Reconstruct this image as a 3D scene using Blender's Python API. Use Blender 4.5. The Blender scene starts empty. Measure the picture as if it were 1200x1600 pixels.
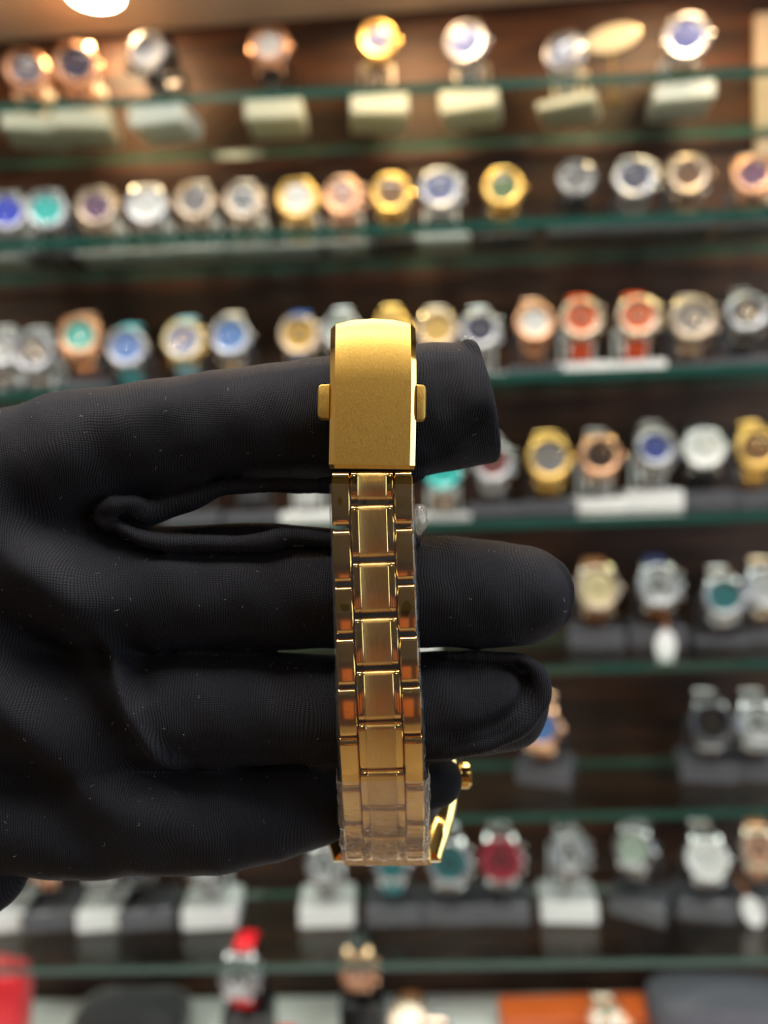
import bpy, bmesh, math, random
import numpy as np
from mathutils import Matrix, Vector

random.seed(7)
np.random.seed(7)
SC = bpy.context.scene
COL = SC.collection

# ------------------------------------------------------------------ camera
F = 1200.0                       # focal length in pixels of a 1200 x 1600 frame
CAM_Z = 1.45
D0 = 0.140                       # distance of the held watch
YAW, PITCH, ROLL = math.radians(1.7), math.radians(-3.6), math.radians(-1.9)
MCAM = (Matrix.Translation((0, 0, CAM_Z)) @ Matrix.Rotation(YAW, 4, 'Z')
        @ Matrix.Rotation(math.radians(90) + PITCH, 4, 'X') @ Matrix.Rotation(ROLL, 4, 'Z'))
cam_data = bpy.data.cameras.new('camera')
cam = bpy.data.objects.new('camera', cam_data)
COL.objects.link(cam)
cam.matrix_world = MCAM
cam_data.sensor_fit = 'VERTICAL'
cam_data.sensor_height = 32.0
cam_data.lens = 32.0 * F / 1600.0
cam_data.clip_start = 0.01
cam_data.clip_end = 50
cam_data.dof.use_dof = True
cam_data.dof.focus_distance = D0 - 0.001
cam_data.dof.aperture_fstop = (cam_data.lens / 1000.0) / 0.0034
SC.camera = cam

# ------------------------------------------------------------------ world and exposure
world = bpy.data.worlds.new('world')
SC.world = world
world.use_nodes = True
world.node_tree.nodes['Background'].inputs[0].default_value = (0.75, 0.85, 1.0, 1)
world.node_tree.nodes['Background'].inputs[1].default_value = 0.05
SC.view_settings.view_transform = 'Standard'
SC.view_settings.look = 'None'
SC.view_settings.gamma = 1.0
SC.view_settings.exposure = 0.15
SC.view_settings.use_curve_mapping = False

ADDED_REAR_POWER = 100.0  # added lamps that brighten the made-up rear counter
ADDED_WINDOW_POWER = 3.2               # glow of the added window on the right, a cool fill
ADDED_WINDOW_COLOR = (0.72, 0.86, 1.0)
PANEL_POWER = 14.0                # ceiling panels of the shop (emission strength)
SPOT_POWER = 165.0                # warm downlights in the roof of the display cabinet


# ------------------------------------------------------------------ materials
_mats = {}


def principled(name, color, rough=0.5, metal=0.0, spec=0.5, coat=0.0, sheen=0.0, noise=0.0, nscale=300.0,
               bump=0.0, bscale=800.0):
    if name in _mats:
        return _mats[name]
    m = bpy.data.materials.new(name)
    m.use_nodes = True
    nt = m.node_tree
    b = nt.nodes['Principled BSDF']
    b.inputs['Base Color'].default_value = (*color, 1)
    b.inputs['Roughness'].default_value = rough
    b.inputs['Metallic'].default_value = metal
    b.inputs['Specular IOR Level'].default_value = spec
    b.inputs['Coat Weight'].default_value = coat
    b.inputs['Sheen Weight'].default_value = sheen
    tc = nt.nodes.new('ShaderNodeTexCoord')
    n = nt.nodes.new('ShaderNodeTexNoise')
    n.inputs['Scale'].default_value = nscale
    nt.links.new(tc.outputs['Object'], n.inputs['Vector'])
    mx = nt.nodes.new('ShaderNodeMix')
    mx.data_type = 'RGBA'
    k = 1.0 - noise
    mx.inputs[6].default_value = (color[0] * k, color[1] * k, color[2] * k, 1)
    mx.inputs[7].default_value = (*[min(1, c * (1 + noise)) for c in color], 1)
    nt.links.new(n.outputs['Fac'], mx.inputs[0])
    nt.links.new(mx.outputs[2], b.inputs['Base Color'])
    if bump:
        n2 = nt.nodes.new('ShaderNodeTexNoise')
        n2.inputs['Scale'].default_value = bscale
        nt.links.new(tc.outputs['Object'], n2.inputs['Vector'])
        bp = nt.nodes.new('ShaderNodeBump')
        bp.inputs['Strength'].default_value = bump
        bp.inputs['Distance'].default_value = 0.0003
        nt.links.new(n2.outputs['Fac'], bp.inputs['Height'])
        nt.links.new(bp.outputs['Normal'], b.inputs['Normal'])
    _mats[name] = m
    return m


def emission(name, color, strength):
    m = bpy.data.materials.new(name)
    m.use_nodes = True
    nt = m.node_tree
    nt.nodes.clear()
    e = nt.nodes.new('ShaderNodeEmission')
    e.inputs[0].default_value = (*color, 1)
    e.inputs[1].default_value = strength
    o = nt.nodes.new('ShaderNodeOutputMaterial')
    nt.links.new(e.outputs[0], o.inputs[0])
    return m


def thin_glass(name, tint=(0.93, 0.98, 0.95), ior=1.45, rough=0.02, haze=0.0, haze_col=(0.8, 0.8, 0.8), bump=0.0,
               bscale=400.0, bdist=0.0004):
    m = bpy.data.materials.new(name)
    m.use_nodes = True
    nt = m.node_tree
    nt.nodes.clear()
    o = nt.nodes.new('ShaderNodeOutputMaterial')
    t = nt.nodes.new('ShaderNodeBsdfTransparent')
    t.inputs[0].default_value = (*tint, 1)
    g = nt.nodes.new('ShaderNodeBsdfGlossy')
    g.inputs['Roughness'].default_value = rough
    fr = nt.nodes.new('ShaderNodeFresnel')
    fr.inputs[0].default_value = ior
    geo = nt.nodes.new('ShaderNodeNewGeometry')
    # same Fresnel from either side of the sheet
    mx = nt.nodes.new('ShaderNodeMixShader')
    sel = nt.nodes.new('ShaderNodeMix')
    sel.inputs[2].default_value = ior
    sel.inputs[3].default_value = 1.0 / ior                  # from inside: the Fresnel node inverts it again
    nt.links.new(geo.outputs['Backfacing'], sel.inputs[0])
    nt.links.new(sel.outputs[0], fr.inputs[0])
    nt.links.new(fr.outputs[0], mx.inputs[0])
    base = t.outputs[0]
    if haze > 0:
        d = nt.nodes.new('ShaderNodeBsdfDiffuse')
        d.inputs[0].default_value = (*haze_col, 1)
        hz = nt.nodes.new('ShaderNodeMixShader')
        hz.inputs[0].default_value = haze
        nt.links.new(t.outputs[0], hz.inputs[1])
        nt.links.new(d.outputs[0], hz.inputs[2])
        base = hz.outputs[0]
    nt.links.new(base, mx.inputs[1])
    nt.links.new(g.outputs[0], mx.inputs[2])
    if bump:
        tc = nt.nodes.new('ShaderNodeTexCoord')
        n2 = nt.nodes.new('ShaderNodeTexNoise')
        n2.inputs['Scale'].default_value = bscale
        n2.inputs['Detail'].default_value = 3
        nt.links.new(tc.outputs['Object'], n2.inputs['Vector'])
        bp = nt.nodes.new('ShaderNodeBump')
        bp.inputs['Strength'].default_value = bump
        bp.inputs['Distance'].default_value = bdist
        nt.links.new(n2.outputs['Fac'], bp.inputs['Height'])
        nt.links.new(bp.outputs['Normal'], g.inputs['Normal'])
        nt.links.new(bp.outputs['Normal'], fr.inputs['Normal'])
    nt.links.new(mx.outputs[0], o.inputs[0])
    return m


def wood(name, c1, c2, rough=0.35, scale=6.0, stretch=(1, 1, 12)):
    m = bpy.data.materials.new(name)
    m.use_nodes = True
    nt = m.node_tree
    b = nt.nodes['Principled BSDF']
    b.inputs['Roughness'].default_value = rough
    tc = nt.nodes.new('ShaderNodeTexCoord')
    mp = nt.nodes.new('ShaderNodeMapping')
    mp.inputs['Scale'].default_value = stretch
    n = nt.nodes.new('ShaderNodeTexNoise')
    n.inputs['Scale'].default_value = scale
    n.inputs['Detail'].default_value = 6
    r = nt.nodes.new('ShaderNodeValToRGB')
    r.color_ramp.elements[0].position = 0.35
    r.color_ramp.elements[0].color = (*c1, 1)
    r.color_ramp.elements[1].position = 0.68
    r.color_ramp.elements[1].color = (*c2, 1)
    nt.links.new(tc.outputs['Object'], mp.inputs[0])
    nt.links.new(mp.outputs[0], n.inputs['Vector'])
    nt.links.new(n.outputs['Fac'], r.inputs[0])
    nt.links.new(r.outputs[0], b.inputs['Base Color'])
    return m


# ------------------------------------------------------------------ mesh helpers (millimetres in, metres out)
class MB:
    def __init__(self):
        self.v, self.f, self.m = [], [], []

    def add(self, verts, faces, mat=0):
        o = len(self.v)
        self.v += [tuple(p) for p in verts]
        self.f += [tuple(i + o for i in f) for f in faces]
        self.m += [mat] * len(faces)

    def grid(self, rows, mat=0, close_u=False, close_v=False, cap=False):
        """rows: list of rings of points; faces between consecutive rings."""
        o = len(self.v)
        nr, nc = len(rows), len(rows[0])
        for r in rows:
            self.v += [tuple(p) for p in r]
        for i in range(nr if close_v else nr - 1):
            i2 = (i + 1) % nr
            for j in range(nc if close_u else nc - 1):
                j2 = (j + 1) % nc
                self.f.append((o + i * nc + j, o + i * nc + j2, o + i2 * nc + j2, o + i2 * nc + j))
                self.m.append(mat)
        if cap:
            self.f.append(tuple(o + j for j in reversed(range(nc))))
            self.f.append(tuple(o + (nr - 1) * nc + j for j in range(nc)))
            self.m += [mat, mat]

    def lathe(self, prof, axis='y', n=40, mat=0, center=(0, 0, 0)):
        """prof: (radius, height) pairs; height runs along the axis."""
        rows = []
        for r, h in prof:
            ring = []
            for k in range(n):
                a = 2 * math.pi * k / n
                c, s = r * math.cos(a), r * math.sin(a)
                p = (c, h, s) if axis == 'y' else ((c, s, h) if axis == 'z' else (h, c, s))
                ring.append(tuple(p[i] + center[i] for i in range(3)))
            rows.append(ring)
        self.grid(rows, mat, close_u=True)

    def rbox(self, c, size, r=1.0, mat=0, rot=None):
        """box with chamfered edges"""
        sx, sy, sz = [s / 2 for s in size]
        r = min(r, sx * .9, sy * .9, sz * .9)
        rows = []
        for z, ins in ((-sz, r), (-sz + r, 0), (sz - r, 0), (sz, r)):
            x, y = sx - ins, sy - ins
            q = r * 0.7
            ring = [(x - q, -y), (x, -y + q), (x, y - q), (x - q, y), (-x + q, y), (-x, y - q), (-x, -y + q), (-x + q, -y)]
            rows.append([(a, b, z) for a, b in ring])
        pts = []
        for ring in rows:
            pr = []
            for p in ring:
                v = Vector(p)
                if rot is not None:
                    v = rot @ v
                pr.append((v.x + c[0], v.y + c[1], v.z + c[2]))
            pts.append(pr)
        self.grid(pts, mat, close_u=True, cap=True)

    def tube(self, pts, rad, n=8, mat=0, cap=True):
        pts = [Vector(p) for p in pts]
        rads = rad if isinstance(rad, (list, tuple)) else [rad] * len(pts)
        up = Vector((0.13, 0.31, 0.94))
        rows = []
        for i, p in enumerate(pts):
            t = (pts[min(i + 1, len(pts) - 1)] - pts[max(i - 1, 0)])
            if t.length < 1e-9:
                t = Vector((1, 0, 0))
            t.normalize()
            a = t.cross(up)
            if a.length < 1e-3:
                a = t.cross(Vector((1, 0, 0)))
            a.normalize()
            b = t.cross(a)
            rows.append([p + (a * math.cos(2 * math.pi * k / n) + b * math.sin(2 * math.pi * k / n)) * rads[i]
                         for k in range(n)])
        self.grid(rows, mat, close_u=True, cap=cap)

    def build(self, name, mats, parent=None, smooth=True, scale=0.001, fix=True, angle=35):
        me = bpy.data.meshes.new(name)
        me.from_pydata([(a * scale, b * scale, c * scale) for a, b, c in self.v], [], self.f)
        if not isinstance(mats, (list, tuple)):
            mats = [mats]
        for m in mats:
            me.materials.append(m)
        me.polygons.foreach_set('material_index', self.m)
        if fix:
            bm = bmesh.new()
            bm.from_mesh(me)
            bmesh.ops.recalc_face_normals(bm, faces=bm.faces)
            bm.to_mesh(me)
            bm.free()
        if smooth:
            me.polygons.foreach_set('use_smooth', [True] * len(me.polygons))
            me.set_sharp_from_angle(angle=math.radians(angle))
        me.update()
        return link(name, me, parent)


def link(name, me, parent=None):
    o = bpy.data.objects.new(name, me)
    COL.objects.link(o)
    if parent is not None:
        o.parent = parent
    return o


def empty(name, loc=(0, 0, 0)):
    o = bpy.data.objects.new(name, None)
    o.empty_display_size = 0.01
    COL.objects.link(o)
    o.location = loc
    return o


def tag(o, label, cat, group=None):
    o['label'] = label
    o['category'] = cat
    if group:
        o['group'] = group
    return o


def structure(o):
    o['kind'] = 'structure'
    return o


def ray(px, py):
    d = MCAM.to_3x3() @ Vector(((px - 600) / F, (800 - py) / F, -1.0))
    return d


def on_plane(px, py, Y):
    """world point where the line of sight meets the vertical plane y = Y"""
    d = ray(px, py)
    return Vector((0, 0, CAM_Z)) + d * (Y / d.y)


# ------------------------------------------------------------------ the room
M_wall = wood('dark_mahogany', (0.018, 0.0065, 0.0035), (0.098, 0.034, 0.014), 0.55, 5.0, (2, 2, 14))
M_rear = principled('warm_wall_paint', (0.045, 0.038, 0.02), 0.6, noise=0.1, nscale=3)
M_side = principled('cream_wall_paint', (0.25, 0.20, 0.15), 0.7, noise=0.06, nscale=3)
M_ceil = principled('ceiling_paint', (0.30, 0.27, 0.23), 0.8, noise=0.04, nscale=2)
M_floor = wood('shop_floor_wood', (0.34, 0.26, 0.17), (0.48, 0.39, 0.27), 0.35, 3.0, (1, 10, 1))
M_roof = principled('cabinet_roof_laminate', (0.62, 0.50, 0.38), 0.45, noise=0.05, nscale=10)
M_panel = emission('panel_diffuser', (1.0, 0.95, 0.88), PANEL_POWER)
M_spot = emission('downlight_lens', (1.0, 0.68, 0.36), SPOT_POWER)
M_added_rear = emission('added_rear_lamp_lens', (1.0, 0.75, 0.45), ADDED_REAR_POWER)
M_fill_pane = emission('cool_fill_pane', ADDED_WINDOW_COLOR, ADDED_WINDOW_POWER)
M_white = principled('white_plastic', (0.80, 0.80, 0.80), 0.32, noise=0.03)
M_cream = principled('cream_plastic', (0.78, 0.72, 0.60), 0.35, noise=0.03)
M_grey = principled('smoky_grey_acrylic', (0.10, 0.10, 0.115), 0.22, noise=0.05)
M_black = principled('black_plastic', (0.012, 0.012, 0.014), 0.35, noise=0.1)
M_trimsteel = principled('fixture_steel', (0.7, 0.7, 0.7), 0.35, 1.0)


def box_obj(name, x0, x1, y0, y1, z0, z1, mat, parent=None, bev=0.0):
    m = MB()
    m.rbox(((x0 + x1) / 2, (y0 + y1) / 2, (z0 + z1) / 2), (x1 - x0, y1 - y0, z1 - z0), max(bev, 1e-5))
    return m.build(name, mat, parent, smooth=bev > 0, scale=1.0)


YF, YB = 0.640, 0.755            # front and back of the glass shelves
structure(box_obj('floor', -1.8, 1.8, -2.4, 1.0, -0.05, 0.0, M_floor))
structure(box_obj('ceiling', -1.8, 1.8, -2.4, 1.0, 2.6, 2.65, M_ceil))
structure(box_obj('wall_front', -1.8, 1.8, 0.765, 0.83, 0.0, 2.6, M_wall))
structure(box_obj('wall_back', -1.8, 1.8, -2.45, -2.4, 0.0, 2.6, M_rear))
structure(box_obj('wall_left', -1.85, -1.8, -2.4, 0.765, 0.0, 2.6, M_side))
structure(box_obj('wall_right', 1.8, 1.85, -2.4, 0.765, 0.0, 2.6, M_side))

# lamps of the shop ceiling
lamp_spots = [(x, 0.05, 'square ceiling light panel, the %s one of the row above the cabinet' % h)
              for x, h in ((-0.95, 'left'), (-0.1, 'middle'), (0.75, 'right'))]
for lx, ly, lab in lamp_spots:
    t = tag(empty('ceiling_light', (lx, ly, 2.6)), lab, 'light', 'shop ceiling lights')
    m = MB()
    for sx, sy, wx, wy in ((0, -310, 640, 20), (0, 310, 640, 20), (-310, 0, 20, 600), (310, 0, 20, 600)):
        m.rbox((sx, sy, -10), (wx, wy, 20), 2)
    m.build('frame', M_trimsteel, t)
    m = MB()
    m.add([(-300, -300, -8), (300, -300, -8), (300, 300, -8), (-300, 300, -8)], [(0, 1, 2, 3)])
    m.build('diffuser', M_panel, t, fix=False, smooth=False)
    t.children[1].data.flip_normals()

# unseen window added to whiten the right clasp bevel and cool the glove
win = structure(empty('added_window_1', (1.8, -0.55, 1.5)))
m = MB()
for y0, z0, wy, wz in ((0, -640, 1500, 40), (0, 640, 1500, 40), (-730, 0, 40, 1240), (730, 0, 40, 1240), (0, 0, 30, 1240)):
    m.rbox((-12, y0, z0), (40, wy, wz), 3)
m.build('added_window_frame', M_trimsteel, win)
for yc in (-365, 365):
    m = MB()
    m.add([(-4, yc - 345, -620), (-4, yc + 345, -620), (-4, yc + 345, 620), (-4, yc - 345, 620)], [(3, 2, 1, 0)])
    m.build('pane', M_fill_pane, win, smooth=False, fix=False)

# counter made up for orange reflections in the gold, two lamps added to light it
rc = tag(empty('reflected_counter', (0, -2.1, 0)), 'orange-brown wooden counter added along the rear wall for its orange reflections', 'counter')
M_counter = wood('orange_counter_wood', (0.50, 0.13, 0.02), (0.80, 0.28, 0.06), 0.4, 3.0, (1, 1, 8))
box_obj('counter_body', -1.5, 1.5, -0.28, 0.25, 0.001, 0.98, M_wall, rc, 0.004)
box_obj('counter_top', -1.54, 1.54, -0.29, 0.29, 0.981, 1.02, M_black, rc, 0.004)
for k in range(5):  # orange doors set apart so they reflect as separate patches
    box_obj('door_panel', -1.40 + k * .59, -1.02 + k * .59, 0.251, 0.268, 0.30, 0.88, M_counter, rc, 0.004)
for lx, lab in ((-0.6, 'added round lamp brightening the left half of the rear counter'), (0.6, 'added round lamp brightening the right half of the rear counter')):
    t = tag(empty('added_rear_lamp', (lx, -1.45, 2.6)), lab, 'light', 'added lamps over the rear counter')  # lamp added so the orange doors show in the gold
    m = MB()
    m.lathe([(75, 0), (75, -6), (62, -6), (60, -2)], 'z', 40)
    m.build('rim', M_trimsteel, t)
    m = MB()
    m.add([(60 * math.cos(2 * math.pi * i / 40), 60 * math.sin(2 * math.pi * i / 40), -3) for i in range(40)], [tuple(reversed(range(40)))])
    m.build('lens', M_added_rear, t, smooth=False, fix=False)

# cabinet: roof with warm downlights, side post
roof_z = CAM_Z + 0.430
roof = empty('cabinet_roof', (0, 0.69, roof_z))
roof.rotation_euler = (0, math.radians(-1.3), 0)
tag(roof, 'beige underside of the cabinet top with recessed warm downlights', 'cabinet top')
m = MB()
m.rbox((0, 0, 12), (1400, 150, 24), 2)
m.build('board', M_roof, roof)
for lx, ly in ((-262, 12), (20, -42), (270, -42)):
    m = MB()
    m.lathe([(27, 0.0), (27, -1.5), (23, -1.5), (22.5, -0.4)], 'z', 40, center=(lx, ly, 0))
    ring = m.build('downlight_rim', M_trimsteel, roof)
    m = MB()
    n = 40
    m.add([(lx + 22.5 * math.cos(2 * math.pi * i / n), ly + 22.5 * math.sin(2 * math.pi * i / n), -0.9) for i in range(n)],
          [tuple(reversed(range(n)))])
    m.build('downlight_lens', M_spot, ring, smooth=False, fix=False)
tp = on_plane(1192, 100, 0.745)
tag(box_obj('cabinet_batten', tp.x, tp.x + 0.06, 0.758, 0.7645, CAM_Z + 0.235, roof_z - 0.02, M_roof, bev=0.001),
    'beige upright batten on the dark back panel at the right end of the top shelf', 'batten')

# glass shelves
M_glass = thin_glass('shelf_glass', (0.90, 0.96, 0.93), 1.5, 0.01)
M_edge = principled('green_glass_edge', (0.012, 0.070, 0.055), 0.12, 0.0, 0.8, coat=0.5, noise=0.3, nscale=25)
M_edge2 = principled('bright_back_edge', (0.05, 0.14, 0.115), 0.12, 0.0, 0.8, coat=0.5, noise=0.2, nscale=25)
ordw = ['top', 'second', 'third', 'fourth', 'fifth', 'sixth', 'seventh']
SHELF_Z = []
for i in range(7):
    zt = on_plane(600, 140 + 228.3 * i - (10 if i == 1 else 0), YF).z          # height of the front edge
    SHELF_Z.append(zt + 0.0035)
    m = MB()
    w, d, h = 660, (YB - YF) * 1000, 7
    x0, x1, y0, y1, z0, z1 = -w, w, YF * 1000, YB * 1000, -3.5, 3.5
    V = [(x0, y0, z0), (x1, y0, z0), (x1, y1, z0), (x0, y1, z0), (x0, y0, z1), (x1, y0, z1), (x1, y1, z1), (x0, y1, z1)]
    m.add(V, [(0, 3, 2, 1), (4, 5, 6, 7)], 0)
    m.add(V, [(0, 1, 5, 4), (1, 2, 6, 5), (3, 0, 4, 7)], 1)
    m.add(V, [(2, 3, 7, 6)], 2)
    o = m.build('glass_shelf', [M_glass, M_edge, M_edge2], None, smooth=False)
    o.location = (0, 0, zt)
    tag(o, ('green-edged clear glass shelf, the topmost, under the downlight' if i == 0 else
            'green-edged clear glass shelf of watches, %s from the top' % ordw[i]), 'shelf', 'glass shelves of the cabinet')

# ------------------------------------------------------------------ watches on display stands
METALS = {
    'steel': principled('polished_steel', (0.52, 0.52, 0.54), 0.24, 1.0, noise=0.05),
    'gold': principled('polished_yellow_gold', (0.95, 0.62, 0.20), 0.24, 1.0, noise=0.05),
    'rose': principled('polished_rose_gold', (0.90, 0.52, 0.34), 0.24, 1.0, noise=0.05),
    'dark': principled('dark_steel', (0.16, 0.16, 0.17), 0.24, 1.0, noise=0.05),
    'champagne': principled('champagne_steel', (0.62, 0.50, 0.40), 0.24, 1.0, noise=0.05),
}
DIALS = {
    'white': (0.80, 0.80, 0.80), 'blue': (0.035, 0.07, 0.32), 'navy': (0.02, 0.03, 0.11), 'grey': (0.20, 0.20, 0.22),
    'black': (0.012, 0.012, 0.015), 'turquoise': (0.03, 0.52, 0.50), 'green': (0.05, 0.16, 0.09), 'red': (0.30, 0.03, 0.05),
    'cream': (0.75, 0.62, 0.36), 'silver': (0.55, 0.56, 0.58), 'brown': (0.14, 0.07, 0.04), 'teal': (0.03, 0.17, 0.19),
    'lightblue': (0.10, 0.24, 0.60), 'yellow': (0.72, 0.42, 0.05), 'purple': (0.14, 0.07, 0.16), 'maroon': (0.22, 0.04, 0.05),
    'orange': (0.85, 0.12, 0.02), 'deepblue': (0.01, 0.05, 0.60), 'gold': (0.70, 0.45, 0.14), 'palegreen': (0.45, 0.55, 0.48),
    'rose': (0.75, 0.42, 0.30)}
STRAPS = {
    'black': (0.012, 0.012, 0.015), 'brown': (0.26, 0.10, 0.035), 'orange': (0.85, 0.10, 0.015), 'blue': (0.03, 0.12, 0.42),
    'navy': (0.02, 0.03, 0.10), 'turquoise': (0.10, 0.42, 0.46), 'paleblue': (0.35, 0.60, 0.68), 'red': (0.80, 0.01, 0.02),
    'tan': (0.45, 0.20, 0.07), 'grey': (0.14, 0.14, 0.15), 'white': (0.75, 0.75, 0.75)}
SATIN = {k: principled('satin_bezel_' + k, c, 0.42, 1.0, noise=0.08) for k, c in
         (('steel', (0.36, 0.36, 0.38)), ('gold', (0.66, 0.42, 0.13)), ('rose', (0.60, 0.33, 0.20)), ('dark', (0.10, 0.10, 0.11)),
          ('champagne', (0.44, 0.35, 0.27)))}
M_crystal = thin_glass('watch_crystal', (0.97, 0.97, 0.97), 1.5, 0.02)


def dial_mat(c):
    return principled('dial_' + c, DIALS[c], 0.35, 0.0, 0.5, coat=0.3, noise=0.05)


def strap_mat(c):
    return METALS[c] if c in METALS else principled('strap_' + c, STRAPS[c], 0.5, noise=0.12, nscale=600)


LOOP_A, LOOP_B = 21.0, 27.5      # half depth and half height of a strap loop


def loop_pt(ang, off=0.0, a=LOOP_A, b=LOOP_B):
    """point on the strap loop in the (y, z) plane; ang 0 is the front, turning upwards"""
    y, z = -a * math.cos(ang), b * math.sin(ang)
    n = Vector((0, -math.cos(ang) * b, math.sin(ang) * a)).normalized()
    return y + n.y * off, z + n.z * off


_watch_mesh = {}


def cached(key, maker):
    if key not in _watch_mesh:
        _watch_mesh[key] = maker()
    return _watch_mesh[key]


def mesh_only(m, name, mats, **kw):
    o = m.build(name, mats, None, **kw)
    me = o.data
    bpy.data.objects.remove(o)
    return me


def strap_mesh(a0, a1, w0, w1, metal, mat, a=LOOP_A, b=LOOP_B, th=3.0):
    """a band along part of the loop; a metal one is cut into links with grooves"""
    m = MB()
    n = 22 if metal else 14
    rows = []
    for i in range(n * (3 if metal else 1) + 1):
        N = n * (3 if metal else 1)
        t = i / N
        ang = a0 + (a1 - a0) * t
        w = (w0 + (w1 - w0) * t) / 2
        o = th
        if metal and i % 3 == 0:
            o = th - 0.9
        oy, oz = loop_pt(ang, o, a, b)
        iy, iz = loop_pt(ang, 0.0, a, b)
        e = 0.7
        sy, sz = loop_pt(ang, o - e, a, b)
        c = w * 0.42
        gy, gz = loop_pt(ang, o + (0.35 if metal else 0.5), a, b)
        rows.append([(-w, iy, iz), (-w, sy, sz), (-w + e, oy, oz), (-c, oy, oz), (-c + .2, gy, gz), (c - .2, gy, gz),
                     (c, oy, oz), (w - e, oy, oz), (w, sy, sz), (w, iy, iz)])
    m.grid(rows, 0, close_u=True, cap=True)
    return mesh_only(m, 'strap', mat)


def make_watch(loc, tilt, spin, R, dial, case, strap, feats=(), shape='round'):
    """watch on its strap loop; the root sits at the middle of the loop"""
    root = empty('wristwatch', loc)
    root.rotation_euler = (tilt, 0, spin)
    metal = strap in METALS
    cm, dm, sm = METALS[case], dial_mat(dial), strap_mat(strap)
    yf = -LOOP_A - 1.0             # inner face of the case
    # case with lugs
    def case_mesh():
        m = MB()
        if shape == 'round':
            m.lathe([(0.01, yf), (R - 2, yf), (R, yf - 2), (R, yf - 6), (R - 1.2, yf - 7.2), (R - 2.0, yf - 7.2)], 'y', 40)
        else:
            n = 40
            rows = []
            for r, h in ((0.01, yf), (R - 2, yf), (R, yf - 2), (R, yf - 6), (R - 1.2, yf - 7.2), (R - 2.0, yf - 7.2)):
                ring = []
                for k in range(n):
                    a = 2 * math.pi * k / n
                    q = (abs(math.cos(a)) ** 5 + abs(math.sin(a)) ** 5) ** (-1 / 5)
                    ring.append((r * q * 0.92 * math.cos(a), h, r * q * 0.98 * math.sin(a)))
                rows.append(ring)
            m.grid(rows, 0, close_u=True)
        for sx in (-1, 1):
            for sz in (-1, 1):
                rows = []
                for t in (0, .5, 1):
                    zc = sz * (R * 0.72 + t * (R * 0.42))
                    yc = yf - 3.6 + t * t * 4.5
                    ww, hh = 2.0 - .5 * t, 2.8 - .9 * t
                    xc = sx * (R * 0.60 - t * 0.3)
                    rows.append([(xc - ww, yc - hh, zc), (xc + ww, yc - hh, zc), (xc + ww, yc + hh, zc), (xc - ww, yc + hh, zc)])
                m.grid(rows, 0, close_u=True, cap=True)
        return mesh_only(m, 'case', cm)
    link('case', cached(('case', R, case, shape), case_mesh), root)

    def bezel_mesh():
        m = MB()
        k = 1 if shape == 'round' else 0.94
        m.lathe([(R * k - 0.6, yf - 6.9), (R * k - 0.9, yf - 8.6), (R * k - 2.4, yf - 9.3), (R * k - 5.0, yf - 8.4),
                 (R * k - 5.2, yf - 6.8)], 'y', 48)
        return mesh_only(m, 'bezel', SATIN[case] if 'bezel' not in fd else principled('bezel_' + fd['bezel'], DIALS[fd['bezel']], 0.18, 0, coat=0.6))
    fd = {f.split(':')[0]: f.split(':')[1] for f in feats if ':' in f}
    link('bezel', cached(('bezel', R, case, shape, fd.get('bezel')), bezel_mesh), root)

    def dial_mesh():
        m = MB()
        n = 40
        rr = R - 5.0
        m.add([(rr * math.cos(2 * math.pi * i / n), yf - 7.0, rr * math.sin(2 * math.pi * i / n)) for i in range(n)], [tuple(range(n))])
        return mesh_only(m, 'dial', dm, smooth=False)
    dial_o = link('dial', cached(('dial', R, dial), dial_mesh), root)

    def marker_mesh():
        m = MB()
        for k in range(12):
            a = 2 * math.pi * k / 12
            rot = Matrix.Rotation(-a, 3, 'Y')
            c = rot @ Vector((0, 0, R - 7.0))
            m.rbox((c.x, yf - 7.25, c.z), (1.1, 0.4, 2.6), .1, 0, rot)
        return mesh_only(m, 'hour_markers', cm)
    link('hour_markers', cached(('mark', R, case), marker_mesh), dial_o)

    def hand_mesh(L, ang, w):
        def mk():
            m = MB()
            rot = Matrix.Rotation(-ang, 3, 'Y')
            c = rot @ Vector((0, 0, L / 2 - 1.5))
            m.rbox((c.x, yf - 7.7, c.z), (w, 0.3, L), .1, 0, rot)
            return mesh_only(m, 'hand', METALS['dark'] if dial in ('white', 'cream', 'silver', 'palegreen') else cm)
        return mk
    dk = dial in ('white', 'cream', 'silver', 'palegreen')
    link('hour_hand', cached(('hh', R, case, dk), hand_mesh(R * .46, math.radians(305), 1.3)), dial_o)
    link('minute_hand', cached(('mh', R, case, dk), hand_mesh(R * .62, math.radians(60), 0.9)), dial_o)
    if 'chrono' in feats:
        def sub_mesh():
            m = MB()
            m.lathe([(0.01, 0), (R * .15, 0), (R * .15, -.35), (R * .18, -.35), (R * .18, 0)], 'y', 24)
            return mesh_only(m, 'subdial', METALS['dark'] if dk else METALS['steel'])
        sme = cached(('sub', R, dk), sub_mesh)
        for a in (90, 210, 330):
            s = link('subdial', sme, dial_o)
            s.location = (R * .32 * math.cos(math.radians(a)) * .001, (yf - 7.05) * .001, R * .32 * math.sin(math.radians(a)) * .001)

    def crystal_mesh():
        m = MB()
        rr = R - 5.1
        m.lathe([(rr, yf - 8.3), (rr * .8, yf - 8.7), (rr * .4, yf - 9.0), (0.01, yf - 9.1)], 'y', 32)
        return mesh_only(m, 'crystal', M_crystal)
    link('crystal', cached(('crys', R), crystal_mesh), root)

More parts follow.
